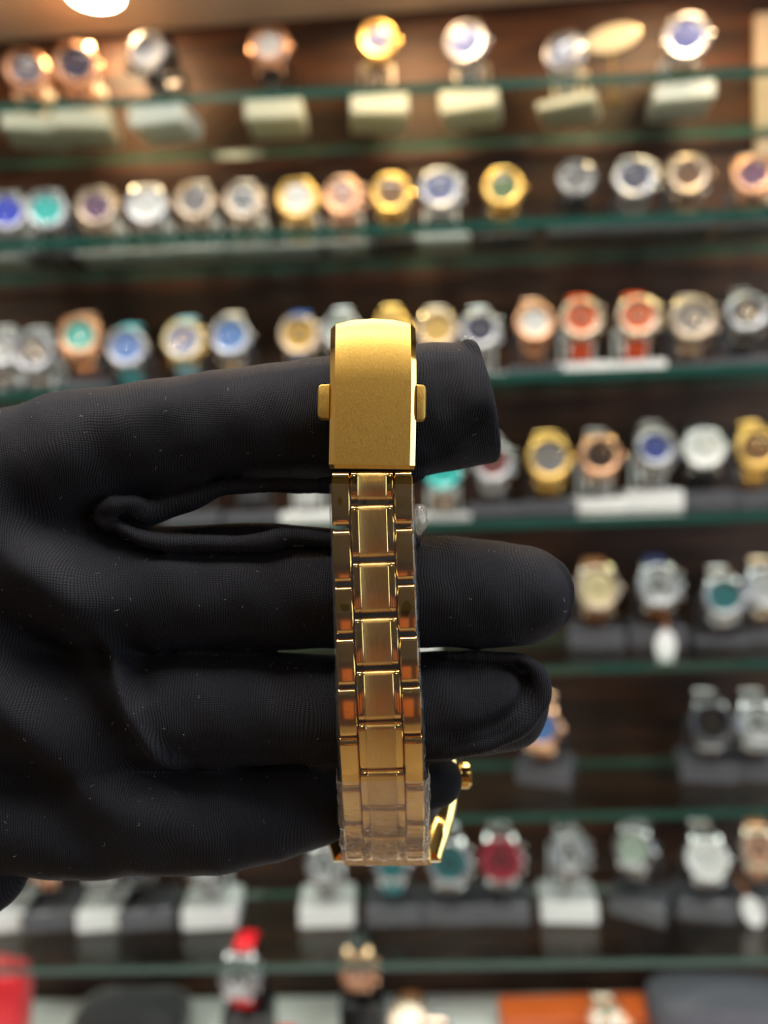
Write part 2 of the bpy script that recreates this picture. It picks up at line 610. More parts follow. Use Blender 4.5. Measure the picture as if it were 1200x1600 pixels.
    def crown_mesh():
        m = MB()
        rows = []
        for r, h in ((2.0, 0), (2.6, .6), (2.6, 3.2), (1.9, 3.8), (0.01, 3.8)):
            rows.append([(R - .5 + h, yf - 4 + r * (1 + .06 * (k % 2)) * math.cos(2 * math.pi * k / 28),
                          r * (1 + .06 * (k % 2)) * math.sin(2 * math.pi * k / 28)) for k in range(28)])
        m.grid(rows, 0, close_u=True)
        return mesh_only(m, 'crown', cm)
    link('crown', cached(('crown', R, case, shape), crown_mesh), root)
    if 'chrono' in feats:
        def pusher_mesh():
            m = MB()
            m.lathe([(1.6, R * .82), (1.6, R * .82 + 3.5), (2.3, R * .82 + 3.5), (2.3, R * .82 + 5.2), (0.01, R * .82 + 5.2)], 'x', 20)
            return mesh_only(m, 'pusher', cm)
        pme = cached(('push', R, case), pusher_mesh)
        for sz in (-1, 1):
            p = link('pusher', pme, root)
            p.location = (0, (yf - 4) * .001, sz * R * .55 * .001)

    aH = math.asin(min(.95, (R * 1.0) / LOOP_B))
    sw = R * 1.02
    key = ('strap', R, strap)
    up = cached(key + ('u',), lambda: strap_mesh(aH * .92, math.pi * .95, sw, sw * .78, metal, sm))
    lo = cached(key + ('l',), lambda: strap_mesh(-aH * .92, -math.pi * .95, sw, sw * .78, metal, sm))
    if 'strap2' in fd:
        s2 = fd['strap2']
        lo = cached(('strap', R, s2, 'l'), lambda: strap_mesh(-aH * .92, -math.pi * .95, sw, sw * .78, s2 in METALS, strap_mat(s2)))
    link('bracelet_upper' if metal else 'strap_upper', up, root)
    link('bracelet_lower' if metal else 'strap_lower', lo, root)

    def buckle_mesh():
        m = MB()
        y, z = loop_pt(math.pi, 1.5)
        m.rbox((0, y, 0), (sw * .86, 4.5, 9.5), .8)
        return mesh_only(m, 'clasp', cm)
    link('clasp', cached(('clasp', R, case), buckle_mesh), root)
    return root


STAND_H = {}


def make_stand(x, y, zshelf, zc, tilt, spin, mat, w=54.0, d=44.0, h=19.0, cuff=None):
    """plinth on the shelf, leaning neck and the oval cuff that fills the watch strap"""
    root = empty('display_stand', (x, y, zshelf))
    root.rotation_euler = (0, 0, spin)
    H = (zc - zshelf) * 1000
    h = min(h, max(2.5, H - LOOP_B - 4.3))
    m = MB()
    m.rbox((0, 0, h / 2 + .05), (w, d, h), 1.6)
    m.build('plinth', mat, root)
    # forked neck: two arms beside the strap and an axle that carries the cuff
    R3 = Matrix.Rotation(tilt, 3, 'X')
    ax = R3 @ Vector((0, 13.0, 0)) + Vector((0, 0, H))
    m = MB()
    for sx in (-1, 1):
        rows = []
        for t in (0, .5, 1):
            p = Vector((sx * 14.5, 15.0, h - .5)).lerp(Vector((sx * 14.5, ax.y, ax.z)), t)
            rows.append([(p.x - 1.2, p.y - 4, p.z), (p.x + 1.2, p.y - 4, p.z), (p.x + 1.2, p.y + 4, p.z), (p.x - 1.2, p.y + 4, p.z)])
        m.grid(rows, 0, close_u=True, cap=True)
    m.tube([(-14.5, ax.y, ax.z), (14.5, ax.y, ax.z)], 3.6, 10)
    m.build('neck', cuff or mat, root)
    m = MB()
    rows = []
    n = 30
    for i in range(n + 1):
        ang = math.radians(-165) + math.radians(330) * i / n
        r = []
        for wx, off in ((-8.5, -3.2), (-8.5, -.6), (8.5, -.6), (8.5, -3.2)):
            yy, zz = loop_pt(ang, off)
            q = R3 @ Vector((wx, yy, zz))
            r.append((q.x, q.y, q.z + H))
        rows.append(r)
    m.grid(rows, 0, close_u=True, cap=True)
    m.build('cuff', cuff or mat, root)
    return root


# row, px, py of the dial, radius mm, dial, case, strap, features, shape, stand colour, spin deg, look
W = [
    # top shelf
    (0, 30, 112, 20, 'navy', 'rose', 'champagne', ('chrono',), 'round', 'cream', 14, 'rose-gold watch with dark dial at the far left end'),
    (0, 113, 104, 21, 'navy', 'rose', 'rose', (), 'round', 'cream', 8, 'rose-gold watch with dark navy dial under the downlight'),
    (0, 240, 82, 18, 'white', 'steel', 'black', ('bezel:white',), 'round', 'white', -10, 'black-strapped watch with plain white dial beside a small gold tag'),
    (0, 421, 74, 19, 'white', 'rose', 'black', (), 'round', 'cream', 0, 'black-strapped rose-gold watch with white dial'),
    (0, 587, 66, 18, 'blue', 'gold', 'champagne', (), 'round', 'cream', 4, 'champagne bracelet watch with blue dial and gold bezel'),
    (0, 738, 68, 20, 'blue', 'steel', 'steel', (), 'round', 'cream', -12, 'steel bracelet watch with blue dial on a cream block'),
    (0, 898, 82, 18, 'navy', 'steel', 'steel', ('chrono',), 'round', 'cream', -20, 'steel chronograph with navy dial next to the pale oval disc'),
    (0, 1078, 60, 21, 'blue', 'steel', 'gold', (), 'round', 'white', -8, 'bright gold bracelet watch with blue dial at the right end'),
    # second shelf
    (1, 4, 338, 20, 'deepblue', 'steel', 'steel', (), 'round', 'white', 10, 'steel watch with vivid blue dial cut by the photo edge'),
    (1, 68, 334, 20, 'turquoise', 'steel', 'steel', (), 'round', 'grey', 8, 'steel watch with turquoise dial'),
    (1, 148, 344, 20, 'purple', 'champagne', 'champagne', (), 'square', 'white', 6, 'champagne steel watch with dark purple dial'),
    (1, 226, 326, 20, 'white', 'steel', 'champagne', (), 'round', 'white', 5, 'brightly lit watch with white dial and champagne bracelet'),
    (1, 303, 318, 19, 'grey', 'champagne', 'champagne', (), 'round', 'white', 3, 'champagne steel watch with small grey dial'),
    (1, 378, 318, 19, 'silver', 'champagne', 'champagne', ('chrono',), 'round', 'white', 3, 'champagne steel chronograph with silver dial'),
    (1, 464, 318, 20, 'white', 'gold', 'gold', (), 'round', 'white', 2, 'yellow-gold bracelet watch with white dial'),
    (1, 536, 314, 19, 'rose', 'rose', 'rose', ('chrono',), 'round', 'white', 0, 'rose-gold chronograph with rose-coloured dial'),
    (1, 611, 306, 19, 'brown', 'gold', 'gold', (), 'round', 'grey', 0, 'yellow-gold bracelet watch with dark brown dial'),
    (1, 690, 298, 20, 'blue', 'steel', 'steel', ('chrono',), 'round', 'white', -3, 'steel chronograph with blue dial above a white plinth'),
    (1, 790, 296, 19, 'green', 'gold', 'gold', (), 'round', 'grey', -5, 'yellow-gold watch with green dial'),
    (1, 905, 282, 18, 'grey', 'dark', 'black', ('bezel:grey',), 'round', 'grey', -6, 'black-strapped watch with grey dial and grey bezel'),
    (1, 998, 280, 20, 'navy', 'steel', 'steel', ('chrono',), 'round', 'grey', -8, 'steel chronograph with dark navy dial'),
    (1, 1082, 276, 20, 'brown', 'champagne', 'champagne', (), 'square', 'grey', -9, 'cushion-shaped champagne watch with dark brown dial'),
    (1, 1186, 276, 20, 'purple', 'rose', 'champagne', (), 'square', 'grey', -11, 'rose-gold watch with purple dial at the right end'),
    # third shelf
    (2, -8, 548, 19, 'silver', 'steel', 'steel', (), 'round', 'white', 10, 'steel watch half outside the left photo edge'),
    (2, 46, 552, 21, 'grey', 'steel', 'steel', ('chrono',), 'round', 'white', 8, 'steel chronograph with grey dial on a white plinth'),
    (2, 120, 528, 21, 'turquoise', 'rose', 'rose', (), 'square', 'grey', 7, 'rose-gold cushion watch with turquoise dial'),
    (2, 194, 546, 20, 'lightblue', 'steel', 'turquoise', (), 'round', 'grey', 6, 'round steel watch with blue dial on a teal strap'),
    (2, 284, 534, 20, 'lightblue', 'gold', 'paleblue', ('chrono', 'bezel:cream'), 'round', 'grey', 4, 'gold-rimmed watch on a pale blue strap'),
    (2, 358, 528, 20, 'lightblue', 'steel', 'champagne', (), 'round', 'grey', 3, 'steel watch with blue dial and champagne bracelet'),
    (2, 466, 526, 20, 'yellow', 'champagne', 'blue', ('chrono',), 'round', 'grey', 2, 'champagne watch with yellow dial on a bright blue strap'),
    (2, 534, 520, 19, 'palegreen', 'steel', 'steel', (), 'round', 'grey', 0, 'steel watch with pale green dial behind the gold clasp'),
    (2, 612, 516, 18, 'gold', 'gold', 'gold', (), 'round', 'grey', 0, 'yellow-gold watch hidden behind the gold clasp'),
    (2, 684, 518, 20, 'gold', 'champagne', 'champagne', (), 'round', 'grey', -2, 'champagne watch with golden dial beside the gold clasp'),
    (2, 752, 518, 19, 'navy', 'steel', 'steel', ('chrono',), 'round', 'white', -3, 'steel chronograph with navy dial above the bent fingertip'),
    (2, 838, 506, 19, 'white', 'rose', 'rose', (), 'round', 'grey', -4, 'rose-gold watch with large white dial'),
    (2, 913, 500, 20, 'orange', 'champagne', 'orange', ('chrono',), 'round', 'white', -6, 'orange-strapped chronograph, the left of two alike'),
    (2, 1002, 497, 20, 'orange', 'champagne', 'orange', ('chrono',), 'round', 'white', -7, 'orange-strapped chronograph, the right of two alike'),
    (2, 1088, 500, 21, 'grey', 'champagne', 'champagne', ('chrono',), 'round', 'grey', -8, 'large champagne chronograph with grey dial'),
    (2, 1174, 490, 19, 'black', 'steel', 'dark', ('chrono',), 'round', 'grey', -10, 'dark steel chronograph with black dial at the right end'),
    # fourth shelf
    (3, 290, 738, 0, '', '', '', (), 'round', 'grey', 4, 'grey plinth seen through the finger gap, the left of two'),
    (3, 385, 738, 0, '', '', '', (), 'round', 'grey', 3, 'grey plinth seen through the finger gap, the right of two'),
    (3, 475, 738, 0, '', '', '', (), 'round', 'white', 2, 'white plinth seen through the finger gap beside the bracelet'),
    (3, 694, 742, 19, 'turquoise', 'steel', 'champagne', ('bezel:turquoise',), 'square', 'white', -3, 'square watch with turquoise dial below the bent fingertip'),
    (3, 772, 724, 20, 'maroon', 'steel', 'steel', ('chrono',), 'round', 'grey', -3, 'steel chronograph with maroon dial'),
    (3, 862, 718, 22, 'grey', 'gold', 'gold', (), 'round', 'grey', -5, 'large yellow-gold watch with grey dial'),
    (3, 942, 714, 20, 'black', 'rose', 'steel', (), 'round', 'white', -6, 'rose-gold watch with black dial on a steel bracelet'),
    (3, 1030, 702, 20, 'blue', 'steel', 'steel', (), 'square', 'white', -8, 'steel cushion watch with blue dial'),
    (3, 1107, 702, 20, 'white', 'steel', 'black', ('bezel:white',), 'round', 'grey', -9, 'black-strapped watch with white dial'),
    (3, 1190, 702, 20, 'brown', 'gold', 'gold', (), 'round', 'grey', -10, 'yellow-gold watch with brown dial at the right end'),
    # fifth shelf
    (4, 640, 930, 0, '', '', '', (), 'round', 'white', -2, 'white plinth behind the slit between middle and ring fingers'),
    (4, 938, 920, 22, 'cream', 'champagne', 'brown', (), 'round', 'grey', -6, 'brown-strapped champagne watch with cream dial'),
    (4, 1035, 916, 21, 'silver', 'steel', 'navy', ('strap2:brown', 'chrono'), 'round', 'grey', -8, 'steel chronograph with blue upper strap and brown lower strap'),
    (4, 1138, 934, 20, 'teal', 'steel', 'steel', (), 'round', 'grey', -9, 'steel bracelet watch with teal dial'),
    (4, 1204, 920, 20, 'silver', 'steel', 'champagne', (), 'round', 'grey', -10, 'champagne bracelet watch cut by the right photo edge'),
    # sixth shelf
    (5, 860, 1138, 21, 'lightblue', 'rose', 'rose', (), 'round', 'grey', -20, 'turned rose-gold watch with pale blue dial beyond the ring fingertip'),
    (5, 1118, 1132, 21, 'black', 'dark', 'steel', ('chrono',), 'round', 'grey', -9, 'dark steel chronograph with black dial'),
    (5, 1194, 1132, 21, 'silver', 'steel', 'steel', ('chrono',), 'round', 'grey', -12, 'bright steel chronograph at the right end'),
    # seventh shelf
    (6, -6, 1345, 19, 'white', 'steel', 'steel', (), 'round', 'white', 12, 'steel watch below the glove cuff at the left photo edge'),
    (6, 62, 1345, 18, 'rose', 'champagne', 'rose', (), 'round', 'grey', 9, 'small rose-gold watch below the glove'),
    (6, 150, 1345, 20, 'silver', 'steel', 'steel', (), 'round', 'white', 7, 'steel watch below the glove on a white plinth'),
    (6, 216, 1345, 20, 'navy', 'dark', 'black', ('chrono',), 'round', 'grey', 6, 'black-strapped dark chronograph below the glove'),
    (6, 318, 1350, 20, 'silver', 'steel', 'steel', (), 'square', 'white', 4, 'square steel watch below the little finger'),
    (6, 505, 1352, 19, 'silver', 'steel', 'steel', ('chrono',), 'round', 'white', 2, 'steel chronograph left of the gold case on a white plinth'),
    (6, 612, 1352, 19, 'teal', 'steel', 'turquoise', (), 'round', 'grey', 0, 'teal-dialled watch below the end of the gold bracelet'),
    (6, 703, 1350, 22, 'teal', 'steel', 'steel', ('chrono',), 'round', 'grey', -2, 'steel chronograph with teal dial right of the gold case'),
    (6, 785, 1344, 22, 'red', 'steel', 'steel', ('chrono', 'bezel:red'), 'round', 'grey', -3, 'steel chronograph with red dial and red bezel'),
    (6, 893, 1336, 20, 'silver', 'steel', 'steel', ('chrono',), 'square', 'white', -4, 'square steel chronograph on a bright white plinth'),
    (6, 1014, 1330, 20, 'palegreen', 'steel', 'steel', (), 'round', 'grey', -30, 'turned steel watch with pale green dial'),
    (6, 1112, 1344, 21, 'white', 'steel', 'steel', ('bezel:white',), 'round', 'grey', -9, 'steel bracelet watch with white dial'),
    (6, 1196, 1330, 19, 'rose', 'champagne', 'rose', ('chrono',), 'round', 'grey', -12, 'rose-gold chronograph at the right end'),
]
STANDS = {'white': M_white, 'cream': M_cream, 'grey': M_grey}
YC = 0.712                        # depth at which the strap loops are centred
SHELF_TXT = ['on the top shelf'] + ['on the %s shelf' % o for o in ordw[1:]]
for (row, px, py, R, dial, case, strap, feats, shape, stand, spin, look) in W:
    tilt = math.radians({0: -4, 1: -8, 2: -10, 3: -12, 4: -14, 5: -16, 6: -18}[row])
    yy = YC
    p = on_plane(px, py, yy - 0.026)
    zs = SHELF_Z[row]
    zc = p.z - 0.026 * math.sin(-tilt) * 0.9
    zc = max(zc, zs + 0.0346)
    zc = min(zc, zs + 0.075)
    st = make_stand(p.x, yy, zs + .0002, zc, tilt, math.radians(spin), STANDS[stand], w=50 if row < 6 else 52,
                    cuff=M_black if strap == 'black' else None)
    if not R:                                     # its watch is out of sight behind the hand
        tag(st, look, 'stand', 'display stands on the glass shelves')
        continue
    R = round(R * .91, 2)
    make_w = make_watch((p.x, yy, zc), tilt, math.radians(spin), R, dial, case, strap, feats, shape)
    tag(make_w, look + ' ' + SHELF_TXT[row], 'watch', 'watches on the glass shelves')
    lab = '%s stand under the %s' % (stand, look)
    if len((lab + ' ' + SHELF_TXT[row]).split()) <= 16:
        lab += ' ' + SHELF_TXT[row]
    tag(st, lab, 'stand', 'display stands on the glass shelves')

# small tags and discs lying among the watches
M_tag = principled('white_card', (0.82, 0.82, 0.82), 0.4, noise=0.03)
M_string = principled('orange_cord', (0.70, 0.22, 0.03), 0.7, noise=0.2)
M_disc = principled('pale_gold_disc', (0.85, 0.70, 0.45), 0.3, 0.6, noise=0.05)


def price_tag(px, py, zs, lab, rot, with_string=True):
    p = on_plane(px, py, 0.684)
    t = tag(empty('price_tag', p), lab, 'tag', 'swing tags')
    t.rotation_euler = (math.radians(-8), rot, 0)
    m = MB()
    n = 24
    ring = [(9 * math.cos(2 * math.pi * i / n), 14 * math.sin(2 * math.pi * i / n)) for i in range(n)]
    m.grid([[(x, -.4, z) for x, z in ring], [(x, .4, z) for x, z in ring]], 0, close_u=True, cap=True)
    m.build('card', M_tag, t)
    m = MB()
    m.tube([(0, .9, 11), (1.5, 1.0, 20), (-2, 1.5, 29), (1, 2.5, 36)], .9, 6)
    m.build('cord', M_string, t)
    return t


price_tag(1040, 1008, SHELF_Z[4], 'white oval swing tag on an orange cord on the fifth shelf', 0.05)
price_tag(1176, 1424, SHELF_Z[6], 'white oval swing tag leaning at the right end of the seventh shelf', -0.35)
p = on_plane(957, 60, 0.690)
m = MB()
n = 32
ring = [(24 * math.cos(2 * math.pi * i / n), 11 * math.sin(2 * math.pi * i / n)) for i in range(n)]
m.grid([[(x * k, y, z * k) for x, z in ring] for k, y in ((.96, -1.2), (1, -.6), (1, .6), (.96, 1.2))], 0, close_u=True, cap=True)
od = m.build('badge_plate', M_disc)
t = tag(empty('oval_badge', (p.x, 0.690, SHELF_Z[0])), 'pale gold oval badge on a thin leg on the top shelf', 'badge')
od.parent = t
od.location = (0, 0, p.z - SHELF_Z[0])
od.rotation_euler = (0, math.radians(-12), 0)
m = MB()
m.tube([(0, 2, .5), (0, 2, (p.z - SHELF_Z[0]) * 1000 - 8)], .8, 8)
m.rbox((0, 2, .6), (14, 10, 1.0), .3)
m.build('badge_leg', METALS['gold'], t)
p = on_plane(207, 108, 0.690)
t = tag(empty('gold_tag', p), 'small gold tag hanging left of the plain white dial on the top shelf', 'tag')
m = MB()
m.rbox((0, 0, 0), (16, 1.2, 12), .4, 0, Matrix.Rotation(.5, 3, 'Y'))
m.build('plate', METALS['champagne'], t)
m = MB()
m.tube([(2, 0, 5), (4, 1, 12), (9, 2, 19)], .5, 6)
m.build('cord', METALS['gold'], t)

# ------------------------------------------------------------------ counter under the shelves with loose goods
CT = on_plane(600, 1556, 0.760).z
ctr = tag(empty('display_counter', (0, 0, 0)), 'white-topped counter along the bottom below the glass shelves', 'counter')
box_obj('worktop', -0.66, 0.66, 0.47, 0.763, CT - 0.02, CT, M_white, ctr, 0.002)
box_obj('cabinet_body', -0.65, 0.65, 0.49, 0.763, 0.001, CT - 0.02, M_wall, ctr, 0.002)


def on_level(px, py, z):
    d = ray(px, py)
    return Vector((0, 0, CAM_Z)) + d * ((z - CAM_Z) / d.z)


def cushion(name, px, py, Y, size, mat, lab, cat, rot=(0, 0, 0)):
    """pillow-like block resting on the counter"""
    p = on_plane(px, py, Y)
    m = MB()
    a, b, c = [s / 2 for s in size]
    rows = []
    nz, nu = 9, 28
    for i in range(nz):
        t = -1 + 2 * i / (nz - 1)
        k = (1 - abs(t) ** 3.5) ** (1 / 2.2) if abs(t) < 1 else 0.0
        k = max(k, .02)
        ring = []
        for j in range(nu):
            an = 2 * math.pi * j / nu
            q = (abs(math.cos(an)) ** 4 + abs(math.sin(an)) ** 4) ** (-.25)
            ring.append((a * k * q * math.cos(an), b * k * q * math.sin(an), c * t + c + .3))
        rows.append(ring)
    m.grid(rows, 0, close_u=True, cap=True)
    o = m.build(name, mat)
    o.location = (p.x, Y, CT)
    o.rotation_euler = rot
    tag(o, lab, cat)
    return o


M_red = principled('red_velvet', (0.72, 0.004, 0.015), 0.5, sheen=0.3, noise=0.1)
M_velvet = principled('black_velvet', (0.010, 0.010, 0.013), 0.7, sheen=0.4, noise=0.15)
M_greycl = principled('grey_cloth', (0.10, 0.10, 0.125), 0.6, noise=0.2, bump=.6, bscale=120)
M_paper = principled('white_paper', (0.62, 0.66, 0.68), 0.5, noise=0.04)
M_orange = principled('orange_leather', (0.70, 0.13, 0.025), 0.45, noise=0.1)

cushion('red_box', -14, 1560, 0.672, (54, 40, 108), M_red, 'bright red box at the left end of the counter', 'box', (0, 0.12, 0.1))
cushion('watch_pillow', 205, 1560, 0.700, (108, 60, 46), M_velvet, 'wide black velvet pillow behind the gold buckle', 'pillow')
cushion('strap_roll', 510, 1570, 0.640, (40, 46, 30), M_velvet, 'black velvet roll in front of the rose-gold watch on the counter', 'roll')
cushion('watch_pad', 195, 1590, 0.648, (70, 38, 30), M_velvet, 'small black velvet pad under the gold buckle', 'pad')
cushion('pouch', 1140, 1550, 0.690, (150, 70, 58), M_greycl, 'grey cloth pouch heaped at the right end of the counter', 'pouch', (0, 0, -.15))


def flat_sheet(name, px, Y, w, d, mat, lab, cat, th=3.0, spin=0.0, z=0.0):
    p = on_plane(px, 1570, Y)
    m = MB()
    m.rbox((0, 0, th / 2 + .2), (w, d, th), min(1.0, th * .3))
    o = m.build(name, mat)
    o.location = (p.x, Y, CT + z)
    o.rotation_euler = (0, 0, spin)
    return tag(o, lab, cat)


flat_sheet('paper_slip', 105, 0.62, 52, 70, M_paper, 'folded pale paper slip beside the red box', 'paper', 22, .5)
flat_sheet('leather_case', 905, 0.705, 150, 34, M_orange, 'long flat orange leather case lying on the counter', 'case', 27, .02)
flat_sheet('white_tray', 1030, 0.640, 150, 46, M_white, 'white tray in front of the orange leather case', 'tray', 15, .06)

# gold buckle on the black pillow
p = on_plane(195, 1588, 0.655)
t = tag(empty('gold_buckle', (p.x, .650, CT + .0305)), 'gold butterfly buckle lying in front of the black velvet pillow', 'buckle')
for sx in (-1, 1):
    m = MB()
    m.tube([(sx * 4, 0, 7), (sx * 14, 1, 11), (sx * 22, 2, 13), (sx * 26, 2, 12)], [4, 3.5, 5, 2.5], 12)
    m.build('wing', METALS['champagne'], t)
m = MB()
m.rbox((0, 0, 5.2), (24, 18, 10), 3)
m.build('buckle_body', METALS['gold'], t)

# loose watches standing on the counter
for (px, py, Y, R, dial, case, strap, feats, lab) in [
    (376, 1524, .672, 18, 'silver', 'steel', 'red', ('chrono',), 'red-strapped steel chronograph standing on the counter'),
    (562, 1516, .700, 17, 'rose', 'rose', 'black', ('chrono',), 'rose-gold chronograph on a black strap rising above the counter'),
    (640, 1572, .672, 19, 'cream', 'champagne', 'brown', (), 'champagne watch with cream dial on brown strap on the counter'),
    (680, 1590, .640, 19, 'white', 'champagne', 'champagne', (), 'champagne bracelet watch with white dial low on the counter'),
    (955, 1562, .668, 18, 'green', 'rose', 'champagne', (), 'rose-gold watch with green dial before the orange leather case'),
    (432, 1614, .630, 18, 'purple', 'rose', 'red', (), 'pinkish watch with red strap cut by the lower photo edge'),
    ]:
    p = on_plane(px, py, Y - .026)
    flat = 'red-strapped' not in lab and 'rising' not in lab      # most of them lie back
    ti = math.radians(-52 if flat else (-22 if 'red' in lab else -12))
    zc = max(p.z + .030 * math.sin(ti), CT + .0335) if not flat else CT + .0300
    if not flat:
        st = make_stand(p.x, Y, CT + .0002, zc, ti, math.radians(-4), M_black, w=40, d=40, h=60)
        tag(st, 'black stand on the counter under the %s chronograph' % ('red-strapped' if 'red' in lab else 'rose-gold'), 'stand', 'stands on the counter')
    w_ = make_watch((p.x, Y, zc), ti, math.radians(-4), R, dial, case, strap, feats)
    tag(w_, lab, 'watch', 'loose watches on the counter')

# ------------------------------------------------------------------ the held watch
# local frame of the hand: X right, Y up, Z towards the camera, millimetres, origin on the line of sight at D0
HAND = MCAM @ Matrix.Translation((0, 0, -D0))
DM = D0 * 1000


def P(px, py, z):
    d = DM - z
    return Vector(((px - 600) * d / F, (800 - py) * d / F, z))


M_gold = principled('held_polished_gold', (0.92, 0.63, 0.21), 0.10, 1.0, noise=0.04, nscale=200)
M_caseback = principled('caseback_steel', (0.72, 0.74, 0.78), 0.2, 1.0)


def brushed(name, color, rough, stretch, scale, bump):
    m = bpy.data.materials.new(name)
    m.use_nodes = True
    nt = m.node_tree
    b = nt.nodes['Principled BSDF']
    b.inputs['Metallic'].default_value = 1.0
    tc = nt.nodes.new('ShaderNodeTexCoord')
    mp = nt.nodes.new('ShaderNodeMapping')
    mp.inputs['Scale'].default_value = stretch
    n = nt.nodes.new('ShaderNodeTexNoise')
    n.inputs['Scale'].default_value = scale
    n.inputs['Detail'].default_value = 4
    nt.links.new(tc.outputs['Object'], mp.inputs[0])
    nt.links.new(mp.outputs[0], n.inputs['Vector'])
    mr = nt.nodes.new('ShaderNodeMapRange')
    mr.inputs['To Min'].default_value = rough - .07
    mr.inputs['To Max'].default_value = rough + .09
    nt.links.new(n.outputs['Fac'], mr.inputs['Value'])
    nt.links.new(mr.outputs[0], b.inputs['Roughness'])
    mx = nt.nodes.new('ShaderNodeMix')
    mx.data_type = 'RGBA'
    mx.inputs[6].default_value = (color[0] * .82, color[1] * .80, color[2] * .75, 1)
    mx.inputs[7].default_value = (min(1, color[0] * 1.1), min(1, color[1] * 1.12), color[2] * 1.2, 1)
    nt.links.new(n.outputs['Fac'], mx.inputs[0])
    nt.links.new(mx.outputs[2], b.inputs['Base Color'])
    bp = nt.nodes.new('ShaderNodeBump')
    bp.inputs['Strength'].default_value = bump
    bp.inputs['Distance'].default_value = 0.00006
    nt.links.new(n.outputs['Fac'], bp.inputs['Height'])
    nt.links.new(bp.outputs['Normal'], b.inputs['Normal'])
    return m


M_blast = brushed('sandblasted_gold', (0.82, 0.53, 0.135), 0.46, (1, 0.35, 1), 5200, 0.55)
M_brush = brushed('brushed_gold', (0.86, 0.58, 0.20), 0.33, (1, 0.05, 0.05), 9000, 0.35)
M_film = thin_glass('clear_film', (0.99, 0.985, 0.98), 1.45, 0.08, haze=0.03, bump=0.8, bscale=420, bdist=0.0005)
M_film2 = thin_glass('crumpled_film', (0.97, 0.96, 0.96), 1.45, 0.10, haze=0.19, haze_col=(0.85, 0.76, 0.68), bump=1.0, bscale=330, bdist=0.0008)

# outline of the bracelet loop: outer surface along the middle of the strip
CASE_C = Vector((0.7, -58.8, -33.6))
AX = Vector((0, .88, -.475)).normalized()          # from the near lugs towards the far lugs
CN = Vector((0, .475, .88)).normalized()           # caseback normal
front = [(583, 497, 0.2), (583, 520, 2.5), (583, 545, 3.75), (583, 575, 4.4), (583, 610, 4.5), (582, 680, 4.4), (581, 735, 4.3),
         (581, 785, 4.2), (584, 875, 4.0), (587, 962, 3.6), (590.5, 1045, 3.5), (594, 1130, 2.9), (597, 1207, -0.2),
         (599.5, 1262, -5.0), (600.5, 1306, -11.8), (601.5, 1347, -21.5)]
far = CASE_C + AX * 18.2 - CN * 1.0
back = [far, Vector((0, far.y + 14, -45)), Vector((-1, -6, -42)), Vector((-2, 14, -35)), Vector((-2, 29.5, -27)), Vector((-2, 36.3, -15.5)),
        Vector((-2, 36.1, -6.5))]
ctrl = back + [P(*f) for f in front]


def catmull(pts, n=24):
    out = []
    for i in range(len(pts) - 1):
        p0, p1, p2, p3 = pts[max(i - 1, 0)], pts[i], pts[i + 1], pts[min(i + 2, len(pts) - 1)]
        for k in range(n):
            t = k / n
            out.append(0.5 * ((2 * p1) + (p2 - p0) * t + (2 * p0 - 5 * p1 + 4 * p2 - p3) * t * t + (3 * p1 - p0 - 3 * p2 + p3) * t ** 3))
    out.append(pts[-1].copy())
    return out


path = catmull(ctrl)
arc = [0.0]
for i in range(1, len(path)):
    arc.append(arc[-1] + (path[i] - path[i - 1]).length)
S_END = arc[-1]


def s_of(idx):                                     # arc length at control point idx
    return arc[min(idx * 24, len(arc) - 1)]


def frame(s):
    s = min(max(s, 0.0), S_END)
    lo, hi = 0, len(arc) - 1
    while hi - lo > 1:
        mid = (lo + hi) // 2
        if arc[mid] <= s:
            lo = mid
        else:
            hi = mid
    t = (s - arc[lo]) / max(1e-9, arc[hi] - arc[lo])
    p = path[lo].lerp(path[hi], t)
    i0, i1 = max(lo - 3, 0), min(hi + 3, len(path) - 1)
    T = (path[i1] - path[i0]).normalized()
    S = Vector((1, 0, 0))
    S = (S - T * S.dot(T)).normalized()
    N = T.cross(S)
    return p, T, S, N


def strip_w(s):                                    # width of the bracelet widens towards the case
    if s > s_of(16):
        return 14.4 + 1.8 * min(1, (s - s_of(16)) / (s_of(22) - s_of(16)))
    if s < s_of(4):
        return 14.4 + 1.8 * (1 - s / s_of(4))
    return 14.4


S_CT, S_CB = s_of(7), s_of(13) - 0.3               # clasp from top edge to lower edge
held = empty('gold_wristwatch')
held.matrix_world = HAND
tag(held, 'gold metal bracelet watch with push-button clasp hanging over black gloved fingers', 'watch')


def curved(s, x, n):
    """point above the bracelet path: x across, n out of the surface"""
    p, T, S, N = frame(s)
    return p + S * x + N * n


